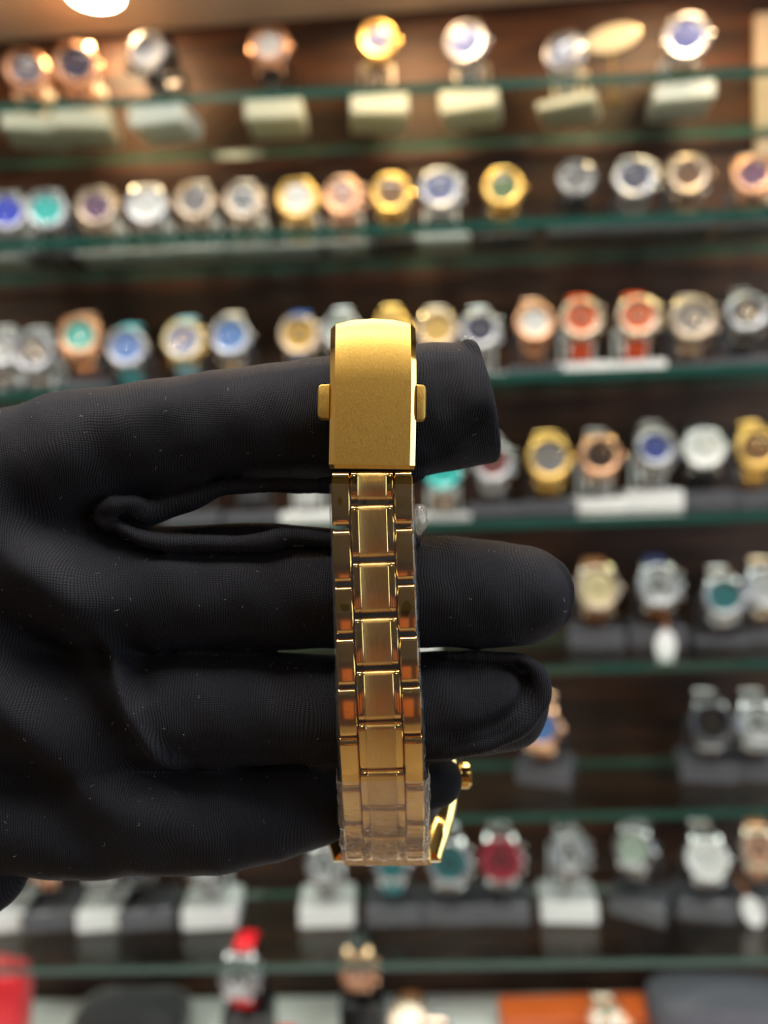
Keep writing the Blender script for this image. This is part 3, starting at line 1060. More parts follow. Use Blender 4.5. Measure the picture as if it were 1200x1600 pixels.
# --- links
def link_piece(name, s0, s1, x0, x1, thick, mats, zones=None, crown=0.0):
    """one link: rounded slab between arc lengths s0..s1; zones: (x, material, inset) strips across"""
    m = MB()
    L = s1 - s0
    sm = (s0 + s1) / 2
    p, T, S, N = frame(sm)
    pa, pb = frame(s0)[0], frame(s1)[0]
    T2 = (pb - pa).normalized()
    S2 = (S - T2 * S.dot(T2)).normalized()
    N2 = T2.cross(S2)
    c = (pa + pb) / 2
    Lc = (pb - pa).length
    er = min(1.15, Lc * .2)
    prof = []                                      # (along, height), closed ring
    k = 6
    for i in range(k + 1):
        a = math.pi / 2 * i / k
        prof.append((-Lc / 2 + er - er * math.cos(a), -er + er * math.sin(a)))
    for i in range(1, 6):
        t = i / 6
        prof.append((-Lc / 2 + er + (Lc - 2 * er) * t, 0.20 * math.sin(math.pi * t)))
    for i in range(k + 1):
        a = math.pi / 2 * (1 - i / k)
        prof.append((Lc / 2 - er + er * math.cos(a), -er + er * math.sin(a)))
    prof += [(Lc / 2, -thick + .4), (Lc / 2 - .4, -thick), (-Lc / 2 + .4, -thick), (-Lc / 2, -thick + .4)]
    if zones is None:
        b = 0.22
        st = [(x0, -b), (x0 + b, 0), ((x0 + x1) / 2, crown), (x1 - b, 0), (x1, -b)]
        mi = [0, 0, 0, 0]
    else:
        st, mi = zones
    rings = []
    for x, ins in st:
        ring = []
        for al, h in prof:
            hh = h + ins if h > -thick * .5 else h
            al2 = al * (1 + (ins / (Lc * .5) if ins < 0 else 0))
            q = c + T2 * al2 + N2 * hh + S2 * x
            ring.append(q)
        rings.append(ring)
    n = len(prof)
    for i in range(len(rings) - 1):
        m.grid([rings[i], rings[i + 1]], mi[i], close_u=True)
    m.add(rings[0], [tuple(range(n))], mi[0])
    m.add(rings[-1], [tuple(range(n))], mi[-1])
    bm_o = m.build(name, mats, held, angle=40)
    bmh = bmesh.new()
    bmh.from_mesh(bm_o.data)
    bmesh.ops.remove_doubles(bmh, verts=bmh.verts, dist=1e-6)
    bmesh.ops.recalc_face_normals(bmh, faces=bmh.faces)
    bmh.to_mesh(bm_o.data)
    bmh.free()
    bm_o.data.set_sharp_from_angle(angle=math.radians(40))
    return bm_o


def center_zones(w):
    h = w / 2
    g = h * .655
    b = .16
    st = [(-h, -b), (-h + b, 0), (-g - .13, 0), (-g, .10), (-g + .13, 0), (0, .03), (g - .13, 0), (g, .10), (g + .13, 0), (h - b, 0), (h, -b)]
    mi = [0, 0, 0, 0, 1, 1, 0, 0, 0, 0]
    return st, mi


def joint_px(py_list):
    """arc length at which the front strip reaches these image heights"""
    out = []
    for py in py_list:
        best, bs = 1e9, 0
        for i in range(7 * 24, len(path)):
            q = path[i]
            y = 800 - q.y * F / (DM - q.z)
            if abs(y - py) < best:
                best, bs = abs(y - py), arc[i]
        out.append(bs)
    return out


cj = joint_px([735, 786, 874, 961, 1045, 1129, 1207, 1265, 1308, 1349])
oj = joint_px([735, 822, 911, 995, 1075, 1155, 1231, 1288, 1330, 1349])
GAP = 0.32
TH = 2.9
for i in range(len(cj) - 1):
    s0, s1 = cj[i] + GAP * (1.0 if i else .4), cj[i + 1] - GAP
    w = strip_w((s0 + s1) / 2)
    link_piece('center_link', s0, s1, 0, 0, TH, [M_gold, M_brush], center_zones(w * .525))
for i in range(len(oj) - 1):
    s0, s1 = oj[i] + GAP * (1.0 if i else .4), oj[i + 1] - GAP * .8
    if s1 - s0 < 1.0:
        continue
    w = strip_w((s0 + s1) / 2)
    for sx in (-1, 1):
        xa, xb = sorted((sx * w * .275, sx * w * .5))
        link_piece('outer_link', s0, s1, xa, xb, TH, [M_gold], None, 0.10)
# the strip behind the fingers, from the far lugs up to the clasp
nb = 14
for i in range(nb):
    s0 = s_of(0) + (S_CT - 6.0 - s_of(0)) * i / nb
    s1 = s_of(0) + (S_CT - 6.0 - s_of(0)) * (i + 1) / nb
    w = strip_w((s0 + s1) / 2)
    link_piece('center_link', s0 + GAP, s1 - GAP, 0, 0, TH, [M_gold, M_brush], center_zones(w * .525))
    h = (s1 - s0) / 2
    for sx in (-1, 1):
        xa, xb = sorted((sx * w * .275, sx * w * .5))
        link_piece('outer_link', s0 + GAP + (h if i < nb - 1 else 0), s1 - GAP + (h if i < nb - 1 else 0), xa, xb, TH, [M_gold], None, 0.10)

# --- clasp cover: a bent plate with chamfered long edges and an arched upper end
CW = 15.35
m = MB()
rows = []
NS = 40
xs = [(-CW / 2, -3.3), (-CW / 2, -2.0), (-CW / 2 + .02, -.75), (-CW / 2 + .95, 0.0), (-CW / 4, .10), (0, .14), (CW / 4, .10), (CW / 2 - .95, 0.0),
      (CW / 2 - .02, -.75), (CW / 2, -2.0), (CW / 2, -3.3)]
for j in range(NS + 1):
    t = j / NS
    ring = []
    for x, n in xs:
        st = S_CT + 2.0 * (2 * x / CW) ** 2
        s = st + (S_CB - st) * t
        e = 0.0
        if j == 0 or j == NS:
            e = -.35
        ring.append(curved(s, x * (1.0 if 0 < j < NS else .985), (n + e if n > -3 else n)))
    ring += [curved(S_CT + 1.5 + (S_CB - S_CT - 1.5) * t, CW / 2 - .9, -3.3), curved(S_CT + 1.5 + (S_CB - S_CT - 1.5) * t, -CW / 2 + .9, -3.3)]
    rows.append(ring)
m.grid(rows, 0, close_u=True, cap=True)
clasp = m.build('clasp_cover', [M_blast, M_gold], held, angle=25)
# polished chamfers along both sides
nper = len(xs) + 2
for poly in clasp.data.polygons:
    if len(poly.vertices) == 4:
        js = sorted({v % nper for v in poly.vertices})
        if js in ([2, 3], [7, 8]) or js in ([0, 1], [1, 2], [8, 9], [9, 10]):
            poly.material_index = 1
clasp['label'] = 'matt gold clasp cover with polished side bevels'
# folding blade inside the clasp
m = MB()
rows = []
for j in range(25):
    s = S_CT - 7 + (S_CB - S_CT + 5) * j / 24
    rows.append([curved(s, x, n) for x, n in ((-5.0, -2.0), (5.0, -2.0), (5.0, -3.2), (-5.0, -3.2))])
m.grid(rows, 0, close_u=True, cap=True)
m.build('folding_blade', M_gold, clasp)
# push buttons
sb = joint_px([598, 656])
for sx in (-1, 1):
    m = MB()
    rows = []
    NB = 10
    out = 2.15 if sx < 0 else 1.75
    for x, ins in ((0.1, 0), (out - .55, .0), (out - .2, .14), (out, .5)):
        ring = []
        for k in range(24):
            a = 2 * math.pi * k / 24
            q = (abs(math.cos(a)) ** 6 + abs(math.sin(a)) ** 6) ** (-1 / 6)
            ls = ((sb[1] - sb[0]) / 2 - ins * 1.6) * (1 - .04 * (x / out) ** 2)
            ring.append(curved((sb[0] + sb[1]) / 2 + ls * q * math.cos(a), sx * (CW / 2 + x), -1.75 + (1.4 - ins) * q * math.sin(a)))
        rows.append(ring)
    m.grid(rows, 0, close_u=True, cap=True)
    b = m.build('push_button', M_blast, clasp)

# --- case
cx = Vector((1, 0, 0))


def cpt(u, v, n):                                  # u across (crown side +), v towards the far lugs, n out of the caseback
    return CASE_C + cx * u + AX * v + CN * n


def case_ring(rows_spec, name, mats, nseg=56, tonneau=0.0):
    m = MB()
    rows = []
    for r, n in rows_spec:
        ring = []
        for k in range(nseg):
            a = 2 * math.pi * k / nseg
            rr = r * (1 + tonneau * abs(math.sin(a)) ** 2)
            ring.append(cpt(rr * math.cos(a), rr * math.sin(a), n))
        rows.append(ring)
    m.grid(rows, 0, close_u=True)
    return m.build(name, mats, held)


CR = 16.0
HWID = [(-20.6, 11.6), (-19.0, 12.1), (-16.0, 13.2), (-12.0, 14.6), (-7.0, 15.7), (0.0, 16.1), (7.0, 15.7), (12.0, 14.6), (16.0, 13.2), (19.0, 12.1), (20.6, 11.6)]


def plan(inset):
    right = [(w - inset, v * (18.3 - inset) / 20.6) for v, w in HWID]
    return right + [(-u, v) for u, v in reversed(right)]


def arch(v):                                      # the lug ends bend towards the bracelet
    return 1.0 * (abs(v) / 18.3) ** 3


m = MB()
m.grid([[cpt(u, v, n + arch(v)) for u, v in plan(i)] for n, i in ((-7.6, 2.4), (-7.0, .9), (-5.6, 0.0), (-1.4, 0.0), (-.5, .35), (.35, 1.5), (.40, 4.0))], 0, close_u=True, cap=True)
m.build('case', M_gold, held, angle=30)
case_ring([(0.01, 1.3), (9.0, 1.3), (10.6, 1.7), (11.4, 1.6), (14.3, .55), (14.5, -.2)], 'caseback', M_caseback)
case_ring([(13.9, -7.3), (14.8, -7.6), (14.9, -8.5), (13.8, -9.3), (12.6, -9.0), (12.4, -7.6)], 'bezel', M_gold)
case_ring([(12.5, -8.6), (9, -9.0), (4, -9.2), (0.01, -9.2)], 'crystal', M_crystal)
case_ring([(12.6, -7.8), (0.01, -7.8)], 'dial', dial_mat('silver'))
for sv in (-1, 1):                                # solid end pieces that take the bracelet
    m = MB()
    rows = []
    for u in (-9.2, -8.8, 0, 8.8, 9.2):
        k = .3 if abs(u) > 9 else 0
        rows.append([cpt(u, sv * 14.9, .3), cpt(u, sv * 15.1, 1.0 - k), cpt(u, sv * 16.5, 1.5 - k), cpt(u, sv * 18.2, 1.6 - k), cpt(u, sv * 19.2, .6), cpt(u, sv * 18.8, -1.5), cpt(u, sv * 16, -1.0)])
    m.grid(rows, 0, close_u=True, cap=True)
    m.build('end_link', M_brush, held)
m = MB()
rows = []
for r, h in ((1.2, 15.6), (1.3, 16.6), (2.6, 16.7), (2.8, 17.1), (2.8, 18.7), (2.3, 19.2), (0.01, 19.3)):
    rows.append([cpt(h, r * (1 + .05 * (k % 2)) * math.cos(2 * math.pi * k / 36), -3.8 + r * (1 + .05 * (k % 2)) * math.sin(2 * math.pi * k / 36)) for k in range(36)])
m.grid(rows, 0, close_u=True)
m.build('crown', M_gold, held)


# --- protective film around the lower bracelet
def film(name, s0, s1, off, amp, mat, seed, nx=40, ns=90, depth=3.4):
    rng = np.random.RandomState(seed)
    ph = rng.rand(24) * 6.28
    fr = rng.rand(24)
    m = MB()
    rows = []
    for j in range(ns + 1):
        s = s0 + (s1 - s0) * j / ns
        w = strip_w(s) / 2 + off
        ring = []
        for i in range(nx + 1):
            t = i / nx * 2 - 1                     # folded round three sides
            total = w + depth
            d = t * total
            if abs(d) <= w:
                x, n = d, off
                e = max(0, abs(d) - (w - .5))
                n -= e * .5
            else:
                x, n = math.copysign(w, d), off - .25 - (abs(d) - w)
            wv = 0
            for q in range(12):
                wv += math.sin(ph[q] + (1.2 + 2.6 * fr[q]) * s * .8 + (fr[q + 12] - .5) * 2.4 * d) * (.5 + .5 * math.sin(ph[q + 12] + d * .6))
            wv = wv / 4.0 * amp
            if abs(d) > w * .96:
                x += math.copysign(abs(wv) * 1.0, d)
                n += wv * .2
            else:
                n += abs(wv)
            ring.append(curved(s, x, n))
        rows.append(ring)
    m.grid(rows, 0)
    return m.build(name, mat, held, fix=False, angle=180)


film('protective_film', joint_px([756])[0], S_END - .3, .25, .34, M_film, 3)
film('protective_film', joint_px([1214])[0], S_END + 0.0, .70, .60, M_film2, 11, ns=70)
# loose crumpled end of the film beside the bracelet
m = MB()
rng = np.random.RandomState(5)
rows = []
cb = P(655, 812, -3.0)
for j in range(13):
    v = j / 12 * math.pi
    rows.append([cb + Vector((1.5 * math.sin(v) * math.cos(u) + .3 * math.sin(5 * u + 3 * v), 2.7 * math.cos(v) + .3 * math.cos(4 * u),
                              2.4 * math.sin(v) * math.sin(u))) for u in [2 * math.pi * i / 24 for i in range(24)]])
m.grid(rows, 0, close_u=True)
m.build('film_end', M_film2, held)

# ------------------------------------------------------------------ the gloved hand
def px_r(r, z):
    return r * (DM - z) / F


H = 0.52                                          # grid step in mm
ZC = -12.5


def lst(pts):
    return [(P(x, y, z), px_r(r, z)) for x, y, z, r in pts]


fing = {
    'index': lst([(120, 716, ZC - 1, 98), (220, 692, ZC, 94), (320, 676, ZC, 92), (420, 664, ZC, 93), (520, 654, ZC, 97), (640, 644, ZC, 103), (820, 620, ZC, 92)]),
    'middle': lst([(120, 912, ZC - 1, 92), (250, 926, ZC, 92), (400, 927, ZC, 90), (470, 925, ZC, 88), (540, 923, ZC, 87), (700, 924, ZC, 87), (770, 928, ZC, 83), (815, 929, ZC, 78)]),
    'ring': lst([(120, 1090, ZC - 1, 90), (260, 1105, ZC, 92), (360, 1104, ZC, 90), (430, 1106, ZC, 86), (540, 1108, ZC, 82), (690, 1101, ZC, 83), (745, 1098, ZC, 80), (780, 1096, ZC, 77)]),
    'pinky': lst([(100, 1266, ZC - 2, 90), (240, 1272, ZC - 1, 88), (340, 1274, ZC - 2, 86), (420, 1262, ZC - 4.5, 80), (490, 1247, ZC - 8, 72), (560, 1234, ZC - 9.2, 59), (630, 1228, ZC - 9.0, 47), (682, 1220, ZC - 8.8, 40)]),
}
palm = [lst([(-330, 800, ZC - 3, 120), (-60, 764, ZC - 2, 112), (120, 720, ZC - 1, 100)]),
        lst([(-360, 930, ZC - 2, 128), (-60, 930, ZC - 1, 116), (110, 915, ZC - 1, 102)]),
        lst([(-380, 1050, ZC - 2, 128), (-60, 1090, ZC - 1, 112), (135, 1098, ZC - 1, 95)]),
        lst([(-360, 1170, ZC - 3, 120), (-60, 1255, ZC - 2, 103), (150, 1266, ZC - 2, 92)]),
        lst([(-760, 960, ZC - 4, 190), (-360, 990, ZC - 4, 190)]),
        lst([(-1150, 1010, ZC - 6, 230), (-760, 960, ZC - 4, 200)])]
thumb = lst([(-200, 810, ZC - 16, 96), (0, 745, ZC - 26, 82), (150, 712, ZC - 33, 74), (330, 692, ZC - 38, 68), (440, 686, ZC - 40, 62)])

x_lo, x_hi = -165.0, 42.0
y_lo, y_hi = -82.0, 38.0
z_lo, z_hi = -58.0, 6.0
gx = np.arange(x_lo, x_hi, H, dtype=np.float32)
gy = np.arange(y_lo, y_hi, H, dtype=np.float32)
gz = np.arange(z_lo, z_hi, H, dtype=np.float32)


def seg_field(shape_idx, a, b, ra, rb):
    """distance to a tapered capsule on a sub-block"""
    X, Y, Z = gx[shape_idx[0], None, None], gy[None, shape_idx[1], None], gz[None, None, shape_idx[2]]
    ab = np.array(b - a, dtype=np.float32)
    L2 = float(ab @ ab) + 1e-9
    t = ((X - a.x) * ab[0] + (Y - a.y) * ab[1] + (Z - a.z) * ab[2]) / L2
    t = np.clip(t, 0, 1)
    dx, dy, dz = X - a.x - t * ab[0], Y - a.y - t * ab[1], Z - a.z - t * ab[2]
    return np.sqrt(dx * dx + dy * dy + dz * dz) - (ra + (rb - ra) * t)


def block(pts, pad):
    lo = [min(p[0][i] - p[1] for p in pts) - pad for i in range(3)]
    hi = [max(p[0][i] + p[1] for p in pts) + pad for i in range(3)]
    out = []
    for i, g in enumerate((gx, gy, gz)):
        i0 = int(np.clip(np.searchsorted(g, lo[i]), 0, len(g)))
        i1 = int(np.clip(np.searchsorted(g, hi[i]), 0, len(g)))
        out.append(slice(i0, i1))
    return tuple(out)


BIG = np.float32(30.0)


def chain(pts, pad=10.0, k=1.0):
    f = np.full((len(gx), len(gy), len(gz)), BIG, dtype=np.float32)
    for (a, ra), (b, rb) in zip(pts[:-1], pts[1:]):
        bl = block([(a, ra), (b, rb)], pad)
        f[bl] = np.minimum(f[bl], seg_field(bl, a, b, ra, rb))
    return f


def smin(a, b, k):
    h = np.clip(0.5 + 0.5 * (b - a) / k, 0, 1)
    return b + (a - b) * h - k * h * (1 - h)


dF = None
for nm in ('index', 'middle', 'ring', 'pinky'):
    f = chain(fing[nm])
    if nm == 'index':                             # the fingertip is folded over: flat end
        q0, q1 = P(738, 530, ZC), P(776, 700, ZC)
        e = (q1 - q0).normalized()
        nrm = Vector((-e.y, e.x, 0))
        if nrm.x < 0:
            nrm = -nrm
        pl = (gx[:, None, None] - q0.x) * nrm.x + (gy[None, :, None] - q0.y) * nrm.y + gz[None, None, :] * 0
        f = -smin(-f, -pl, 1.6)
    dF = f if dF is None else smin(dF, f, 1.4)
dP = None
for c in palm:
    f = chain(c, 14)
    dP = f if dP is None else smin(dP, f, 7.0)
D = smin(dF, dP, 4.0)
D = smin(D, chain(thumb, 10), 3.0)
del dF, dP


# seam rolls
def seam(pts, k=1.0):
    global D
    for (a, ra), (b, rb) in zip(pts[:-1], pts[1:]):
        bl = block([(a, ra), (b, rb)], 3.0)
        D[bl] = smin(D[bl], seg_field(bl, a, b, ra, rb), k)


def smooth_pts(pts, n=5):
    vs = [Vector((x, y, z)) for x, y, z, r in pts]
    out = []
    rs = [p[3] for p in pts]
    q = catmull(vs, n)
    for i, v in enumerate(q):
        t = i / n
        j = min(int(t), len(rs) - 2)
        r = rs[j] + (rs[j + 1] - rs[j]) * (t - j)
        out.append((v.x, v.y, v.z, r))
    return lst(out)


seam(smooth_pts([(158, 808, -6, 13), (176, 792, -4, 14), (205, 782, -4, 16), (232, 800, -6, 20), (275, 786, -7, 18), (310, 774, -7, 16), (350, 760, -7, 14), (430, 756, -7, 13),
                 (520, 757, -7, 14), (600, 750, -7, 13), (655, 738, -7, 12)]), .7)
seam(smooth_pts([(160, 812, -5, 12), (185, 828, -4, 12), (215, 842, -4, 13), (250, 848, -4, 14), (330, 850, -4, 13), (410, 848, -4, 13), (450, 838, -5, 13), (520, 844, -5, 12), (650, 846, -6, 9)]), .7)
seam(smooth_pts([(120, 815, -15, 34), (175, 815, -15, 30), (222, 818, -15, 16)]), 2.5)
seam(smooth_pts([(225, 838, -14, 13), (300, 836, -15, 13), (380, 832, -15, 13), (450, 834, -14, 13), (530, 840, -13, 12)]), 1.2)
seam(smooth_pts([(600, 1176, -11, 9), (650, 1174, -8.5, 11), (690, 1172, -5.5, 12), (730, 1168, -4.5, 13), (780, 1154, -4.5, 13), (820, 1130, -4.5, 13), (845, 1094, -5, 13), (842, 1056, -5.5, 12), (820, 1036, -6, 11),
                 (780, 1028, -7, 9), (700, 1026, -8, 8)]), .5)
seam(smooth_pts([(845, 868, -10, 7), (872, 884, -9, 7), (888, 908, -9, 7), (892, 935, -9, 7), (884, 962, -9, 7), (858, 984, -10, 6)]), .6)
seam(smooth_pts([(728, 536, -8, 7), (742, 545, -5, 7), (750, 590, -3.5, 6), (762, 645, -4, 6), (772, 690, -7, 7)]), .6)
seam(smooth_pts([(-90, 1450, -12, 34), (-40, 1405, -12, 32), (-4, 1385, -12, 26), (24, 1364, -13, 14)]), 2.0)


# folds pressed into or raised from the front of the fabric
def poly_dist(pts, zref=0.0):
    q = [P(x, y, zref) for x, y in pts]
    q = catmull(q, 6)
    X, Y = gx[:, None], gy[None, :]
    best = np.full((len(gx), len(gy)), 1e3, dtype=np.float32)
    along = np.zeros_like(best)
    n = len(q) - 1
    for i in range(n):
        a, b = q[i], q[i + 1]
        ax_, ay_ = b.x - a.x, b.y - a.y
        L2 = ax_ * ax_ + ay_ * ay_ + 1e-9
        t = np.clip(((X - a.x) * ax_ + (Y - a.y) * ay_) / L2, 0, 1)
        d = np.hypot(X - a.x - t * ax_, Y - a.y - t * ay_)
        upd = d < best
        best = np.where(upd, d, best)
        along = np.where(upd, (i + t) / n, along)
    return best, along


disp = np.zeros((len(gx), len(gy)), dtype=np.float32)


def fold(pts, amp, width, taper=0.18):
    global disp
    d, al = poly_dist(pts)
    tp = np.clip(np.minimum(al, 1 - al) / taper, 0, 1)
    tp = tp * tp * (3 - 2 * tp)
    disp = disp + amp * np.exp(-(d / width) ** 2) * tp


fold([(-260, 640), (-120, 740), (0, 848), (80, 905), (150, 965), (190, 1010)], 3.6, 5.0, .3)        # broad ridge across the palm
fold([(140, 965), (165, 1030), (190, 1090), (220, 1150), (252, 1200), (280, 1225)], 2.4, 1.7, .25)  # ribbed fold to the ring finger root
fold([(195, 1030), (205, 1070), (228, 1110)], -1.3, 2.6, .4)
fold([(-220, 820), (-60, 930), (40, 1020), (110, 1095), (175, 1160), (225, 1205)], -3.2, 4.0, .25)  # valley
fold([(-220, 960), (-60, 1050), (30, 1130), (110, 1215), (200, 1280), (280, 1310)], 2.4, 4.2, .3)   # lower ridge
fold([(-200, 1120), (-60, 1200), (40, 1270), (120, 1325), (180, 1350)], -1.6, 4.5, .3)
fold([(225, 1030), (300, 1017), (420, 1014)], -.7, 1.4, .2)
fold([(235, 1190), (330, 1190), (450, 1192), (540, 1196)], -1.4, 2.2, .15)
fold([(225, 866), (300, 872), (400, 872), (470, 866), (530, 864)], -.45, 1.0, .15)
fold([(155, 815), (180, 842), (215, 862), (250, 868)], -.9, 1.2, .2)
fold([(165, 785), (200, 768), (260, 760), (330, 742), (430, 738), (530, 740)], -.9, 1.4, .15)
fold([(660, 705), (700, 690), (740, 660), (768, 640)], -.8, 1.3, .3)
fold([(655, 720), (700, 712), (750, 690)], .5, 1.6, .3)
fold([(652, 1158), (720, 1150), (775, 1136), (812, 1112), (828, 1085), (822, 1060), (800, 1046)], -1.1, 1.1, .15)
fold([(60, 650), (180, 640), (300, 618), (420, 600)], .35, 4, .3)
fold([(700, 560), (705, 600), (690, 660)], -.35, 2.2, .3)
X2, Y2 = gx[:, None], gy[None, :]
disp += .16 * np.sin(X2 * .31 + 1.3 * np.sin(Y2 * .17)) * np.sin(Y2 * .23 + .9 * np.sin(X2 * .11)) + .10 * np.sin(X2 * .62 + Y2 * .41 + 2 * np.sin(X2 * .07))
wz = np.clip((gz - (ZC - 3)) / 6.0, 0, 1)
D -= disp[:, :, None] * wz[None, None, :]
# open cuff end
D = np.maximum(D, (x_lo + 4.0) - gx[:, None, None])


def surface_nets(f, h, org):
    s = f < 0
    c = np.zeros(tuple(n - 1 for n in f.shape), dtype=np.int8)
    for i in (0, 1):
        for j in (0, 1):
            for k in (0, 1):
                c += s[i:s.shape[0] - 1 + i, j:s.shape[1] - 1 + j, k:s.shape[2] - 1 + k]
    act = (c > 0) & (c < 8)
    idx = np.argwhere(act)
    vid = np.full(act.shape, -1, dtype=np.int64)
    vid[act] = np.arange(len(idx))
    offs = np.array([(i, j, k) for i in (0, 1) for j in (0, 1) for k in (0, 1)])
    vals = np.stack([f[idx[:, 0] + o[0], idx[:, 1] + o[1], idx[:, 2] + o[2]] for o in offs], axis=1)
    acc = np.zeros((len(idx), 3))
    cnt = np.zeros(len(idx))
    for a in range(8):
        for b in range(a + 1, 8):
            if np.abs(offs[a] - offs[b]).sum() != 1:
                continue
            va, vb = vals[:, a], vals[:, b]
            x = (va < 0) != (vb < 0)
            t = np.where(x, va / np.where(x, va - vb, 1), 0)
            acc += np.where(x[:, None], offs[a] + t[:, None] * (offs[b] - offs[a]), 0)
            cnt += x
    verts = (idx + acc / cnt[:, None]) * h + org
    quads = []
    for ax in range(3):
        o = [0, 0, 0]
        o[ax] = 1
        n0, n1, n2 = f.shape
        A = s[:n0 - o[0], :n1 - o[1], :n2 - o[2]]
        B = s[o[0]:, o[1]:, o[2]:]
        e = np.argwhere(A != B)
        u, v = (ax + 1) % 3, (ax + 2) % 3
        ok = (e[:, u] > 0) & (e[:, v] > 0) & (e[:, u] < f.shape[u] - 1) & (e[:, v] < f.shape[v] - 1)
        e = e[ok]
        ins = A[e[:, 0], e[:, 1], e[:, 2]]

        def cell(du, dv):
            q = e.copy()
            q[:, u] += du
            q[:, v] += dv
            return vid[q[:, 0], q[:, 1], q[:, 2]]
        q = np.stack([cell(-1, -1), cell(0, -1), cell(0, 0), cell(-1, 0)], axis=1)
        q[~ins] = q[~ins][:, ::-1]
        quads.append(q)
    return verts, np.concatenate(quads)


gv, gq = surface_nets(D, H, np.array([x_lo, y_lo, z_lo]))
del D


def knit_material():
    m = bpy.data.materials.new('black_knit')
    m.use_nodes = True
    nt = m.node_tree
    b = nt.nodes['Principled BSDF']
    b.inputs['Roughness'].default_value = 0.62
    b.inputs['Specular IOR Level'].default_value = 0.16
    b.inputs['Sheen Weight'].default_value = 0.035
    b.inputs['Sheen Roughness'].default_value = 0.4
    b.inputs['Sheen Tint'].default_value = (0.75, 0.78, 1.0, 1)
    N, L = nt.nodes, nt.links

    def math_(op, a, b_=None, c=None):
        n = N.new('ShaderNodeMath')
        n.operation = op
        for i, v in enumerate((a, b_, c)):
            if v is None:
                continue
            if isinstance(v, (int, float)):
                n.inputs[i].default_value = v
            else:
                L.new(v, n.inputs[i])
        return n.outputs[0]
    tc = N.new('ShaderNodeTexCoord')
    sep0 = N.new('ShaderNodeMapping')
    sep0.inputs['Scale'].default_value = (1000, 1000, 1000)
    L.new(tc.outputs['Object'], sep0.inputs[0])
    nz = N.new('ShaderNodeTexNoise')
    nz.inputs['Scale'].default_value = 0.055
    nz.inputs['Detail'].default_value = 1.5
    L.new(sep0.outputs[0], nz.inputs['Vector'])
    ctr = N.new('ShaderNodeVectorMath')
    ctr.operation = 'SUBTRACT'
    L.new(nz.outputs['Color'], ctr.inputs[0])
    ctr.inputs[1].default_value = (.5, .5, .5)
    wa = N.new('ShaderNodeVectorMath')
    wa.operation = 'MULTIPLY_ADD'
    L.new(ctr.outputs[0], wa.inputs[0])
    wa.inputs[1].default_value = (9, 9, 4)
    L.new(sep0.outputs[0], wa.inputs[2])
    sp = N.new('ShaderNodeSeparateXYZ')
    L.new(wa.outputs[0], sp.inputs[0])
    u = math_('DIVIDE', sp.outputs[0], 0.47)
    fu = math_('FRACT', u)
    tri = math_('MULTIPLY', math_('ABSOLUTE', math_('SUBTRACT', fu, 0.5)), 2.0)
    v = math_('ADD', math_('DIVIDE', sp.outputs[1], 0.38), math_('MULTIPLY', tri, 0.55))
    fv = math_('FRACT', v)
    tv = math_('ABSOLUTE', math_('MULTIPLY', math_('SUBTRACT', fv, 0.5), 2.0))
    stitch = math_('SUBTRACT', 1.0, math_('POWER', tv, 2.0))
    col = math_('SUBTRACT', 1.0, math_('POWER', tri, 3.0))
    ht = math_('MULTIPLY', col, math_('ADD', math_('MULTIPLY', stitch, 0.6), 0.4))
    fine = N.new('ShaderNodeTexNoise')
    fine.inputs['Scale'].default_value = 5.0
    fine.inputs['Detail'].default_value = 2
    L.new(sep0.outputs[0], fine.inputs['Vector'])
    ht2 = math_('ADD', ht, math_('MULTIPLY', fine.outputs['Fac'], 0.35))
    bp = N.new('ShaderNodeBump')
    bp.inputs['Strength'].default_value = 0.75
    bp.inputs['Distance'].default_value = 0.00016
    L.new(ht2, bp.inputs['Height'])
    L.new(bp.outputs['Normal'], b.inputs['Normal'])
    mx = N.new('ShaderNodeMix')
    mx.data_type = 'RGBA'
    mx.inputs[6].default_value = (0.003, 0.003, 0.0045, 1)
    mx.inputs[7].default_value = (0.0130, 0.0132, 0.0190, 1)
    L.new(ht, mx.inputs[0])  # stitch grooves coloured darker: their shade is put into the base colour
    L.new(mx.outputs[2], b.inputs['Base Color'])
    return m


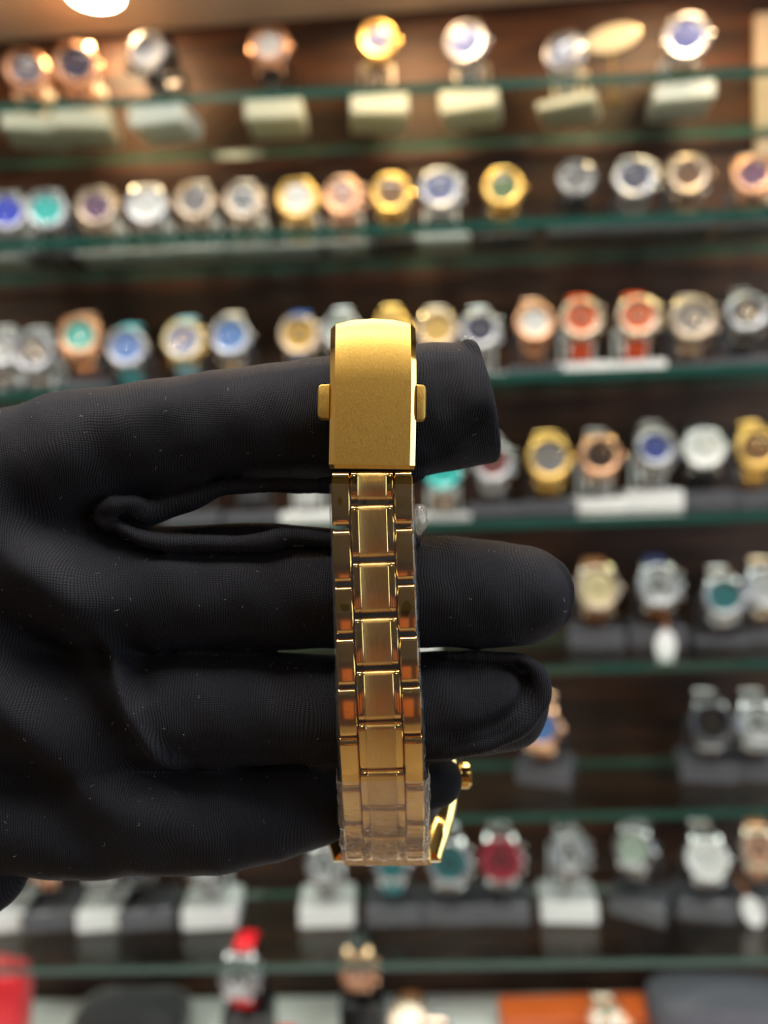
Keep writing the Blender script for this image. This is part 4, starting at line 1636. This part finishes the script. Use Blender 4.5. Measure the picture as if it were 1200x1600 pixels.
M_knit = knit_material()
me = bpy.data.meshes.new('knit_glove')
me.vertices.add(len(gv))
me.vertices.foreach_set('co', (gv * .001).astype(np.float32).ravel())
me.loops.add(len(gq) * 4)
me.loops.foreach_set('vertex_index', gq.astype(np.int32).ravel())
me.polygons.add(len(gq))
me.polygons.foreach_set('loop_start', np.arange(0, len(gq) * 4, 4, dtype=np.int32))
me.polygons.foreach_set('use_smooth', np.ones(len(gq), dtype=bool))
me.materials.append(M_knit)
me.update(calc_edges=True)
glove = link('knit_glove', me)
glove.matrix_world = HAND
tag(glove, 'black knitted fabric glove on an outstretched hand threaded through the gold watch', 'glove')

# fuzz standing off the knit, and pale lint caught in it
nrm = np.zeros(len(gv) * 3, dtype=np.float32)
me.vertices.foreach_get('normal', nrm)
nrm = nrm.reshape(-1, 3)
vis = np.where((gv[:, 0] > -75) & (gv[:, 2] > -16) & (nrm[:, 2] > -.25))[0]


def fibres(name, count, lmin, lmax, rad, lift, curl, mat, sel, seed):
    rng = np.random.RandomState(seed)
    m = MB()
    for i in rng.choice(sel, count):
        p, n = Vector(gv[i]), Vector(nrm[i])
        t = Vector(rng.randn(3))
        t = (t - n * t.dot(n)).normalized()
        b = n.cross(t)
        Ln = lmin + (lmax - lmin) * rng.rand()
        k = curl * (rng.rand() - .5)
        pts = []
        q = p.copy() - n * .02
        ang = 0.0
        for j in range(4):
            pts.append(q.copy())
            dirv = (n * lift + (t * math.cos(ang) + b * math.sin(ang))).normalized()
            q = q + dirv * Ln / 3
            ang += k
        m.tube(pts, [rad, rad, rad * .9, rad * .5], 3, cap=False)
    o = m.build(name, mat, glove, fix=False, angle=180)
    o['kind'] = 'stuff'
    return o


M_fuzz = principled('dark_fibre', (0.05, 0.045, 0.045), 0.7, noise=0.3)
M_lint = principled('pale_lint', (0.55, 0.52, 0.50), 0.7, noise=0.3)
edge_sel = vis[np.abs(nrm[vis][:, 2]) < .35]
fibres('fuzz', 2600, .25, .8, .010, 1.2, 2.0, M_fuzz, edge_sel, 1)
fibres('lint', 330, .12, 1.1, .017, .35, 2.6, M_lint, vis, 2)
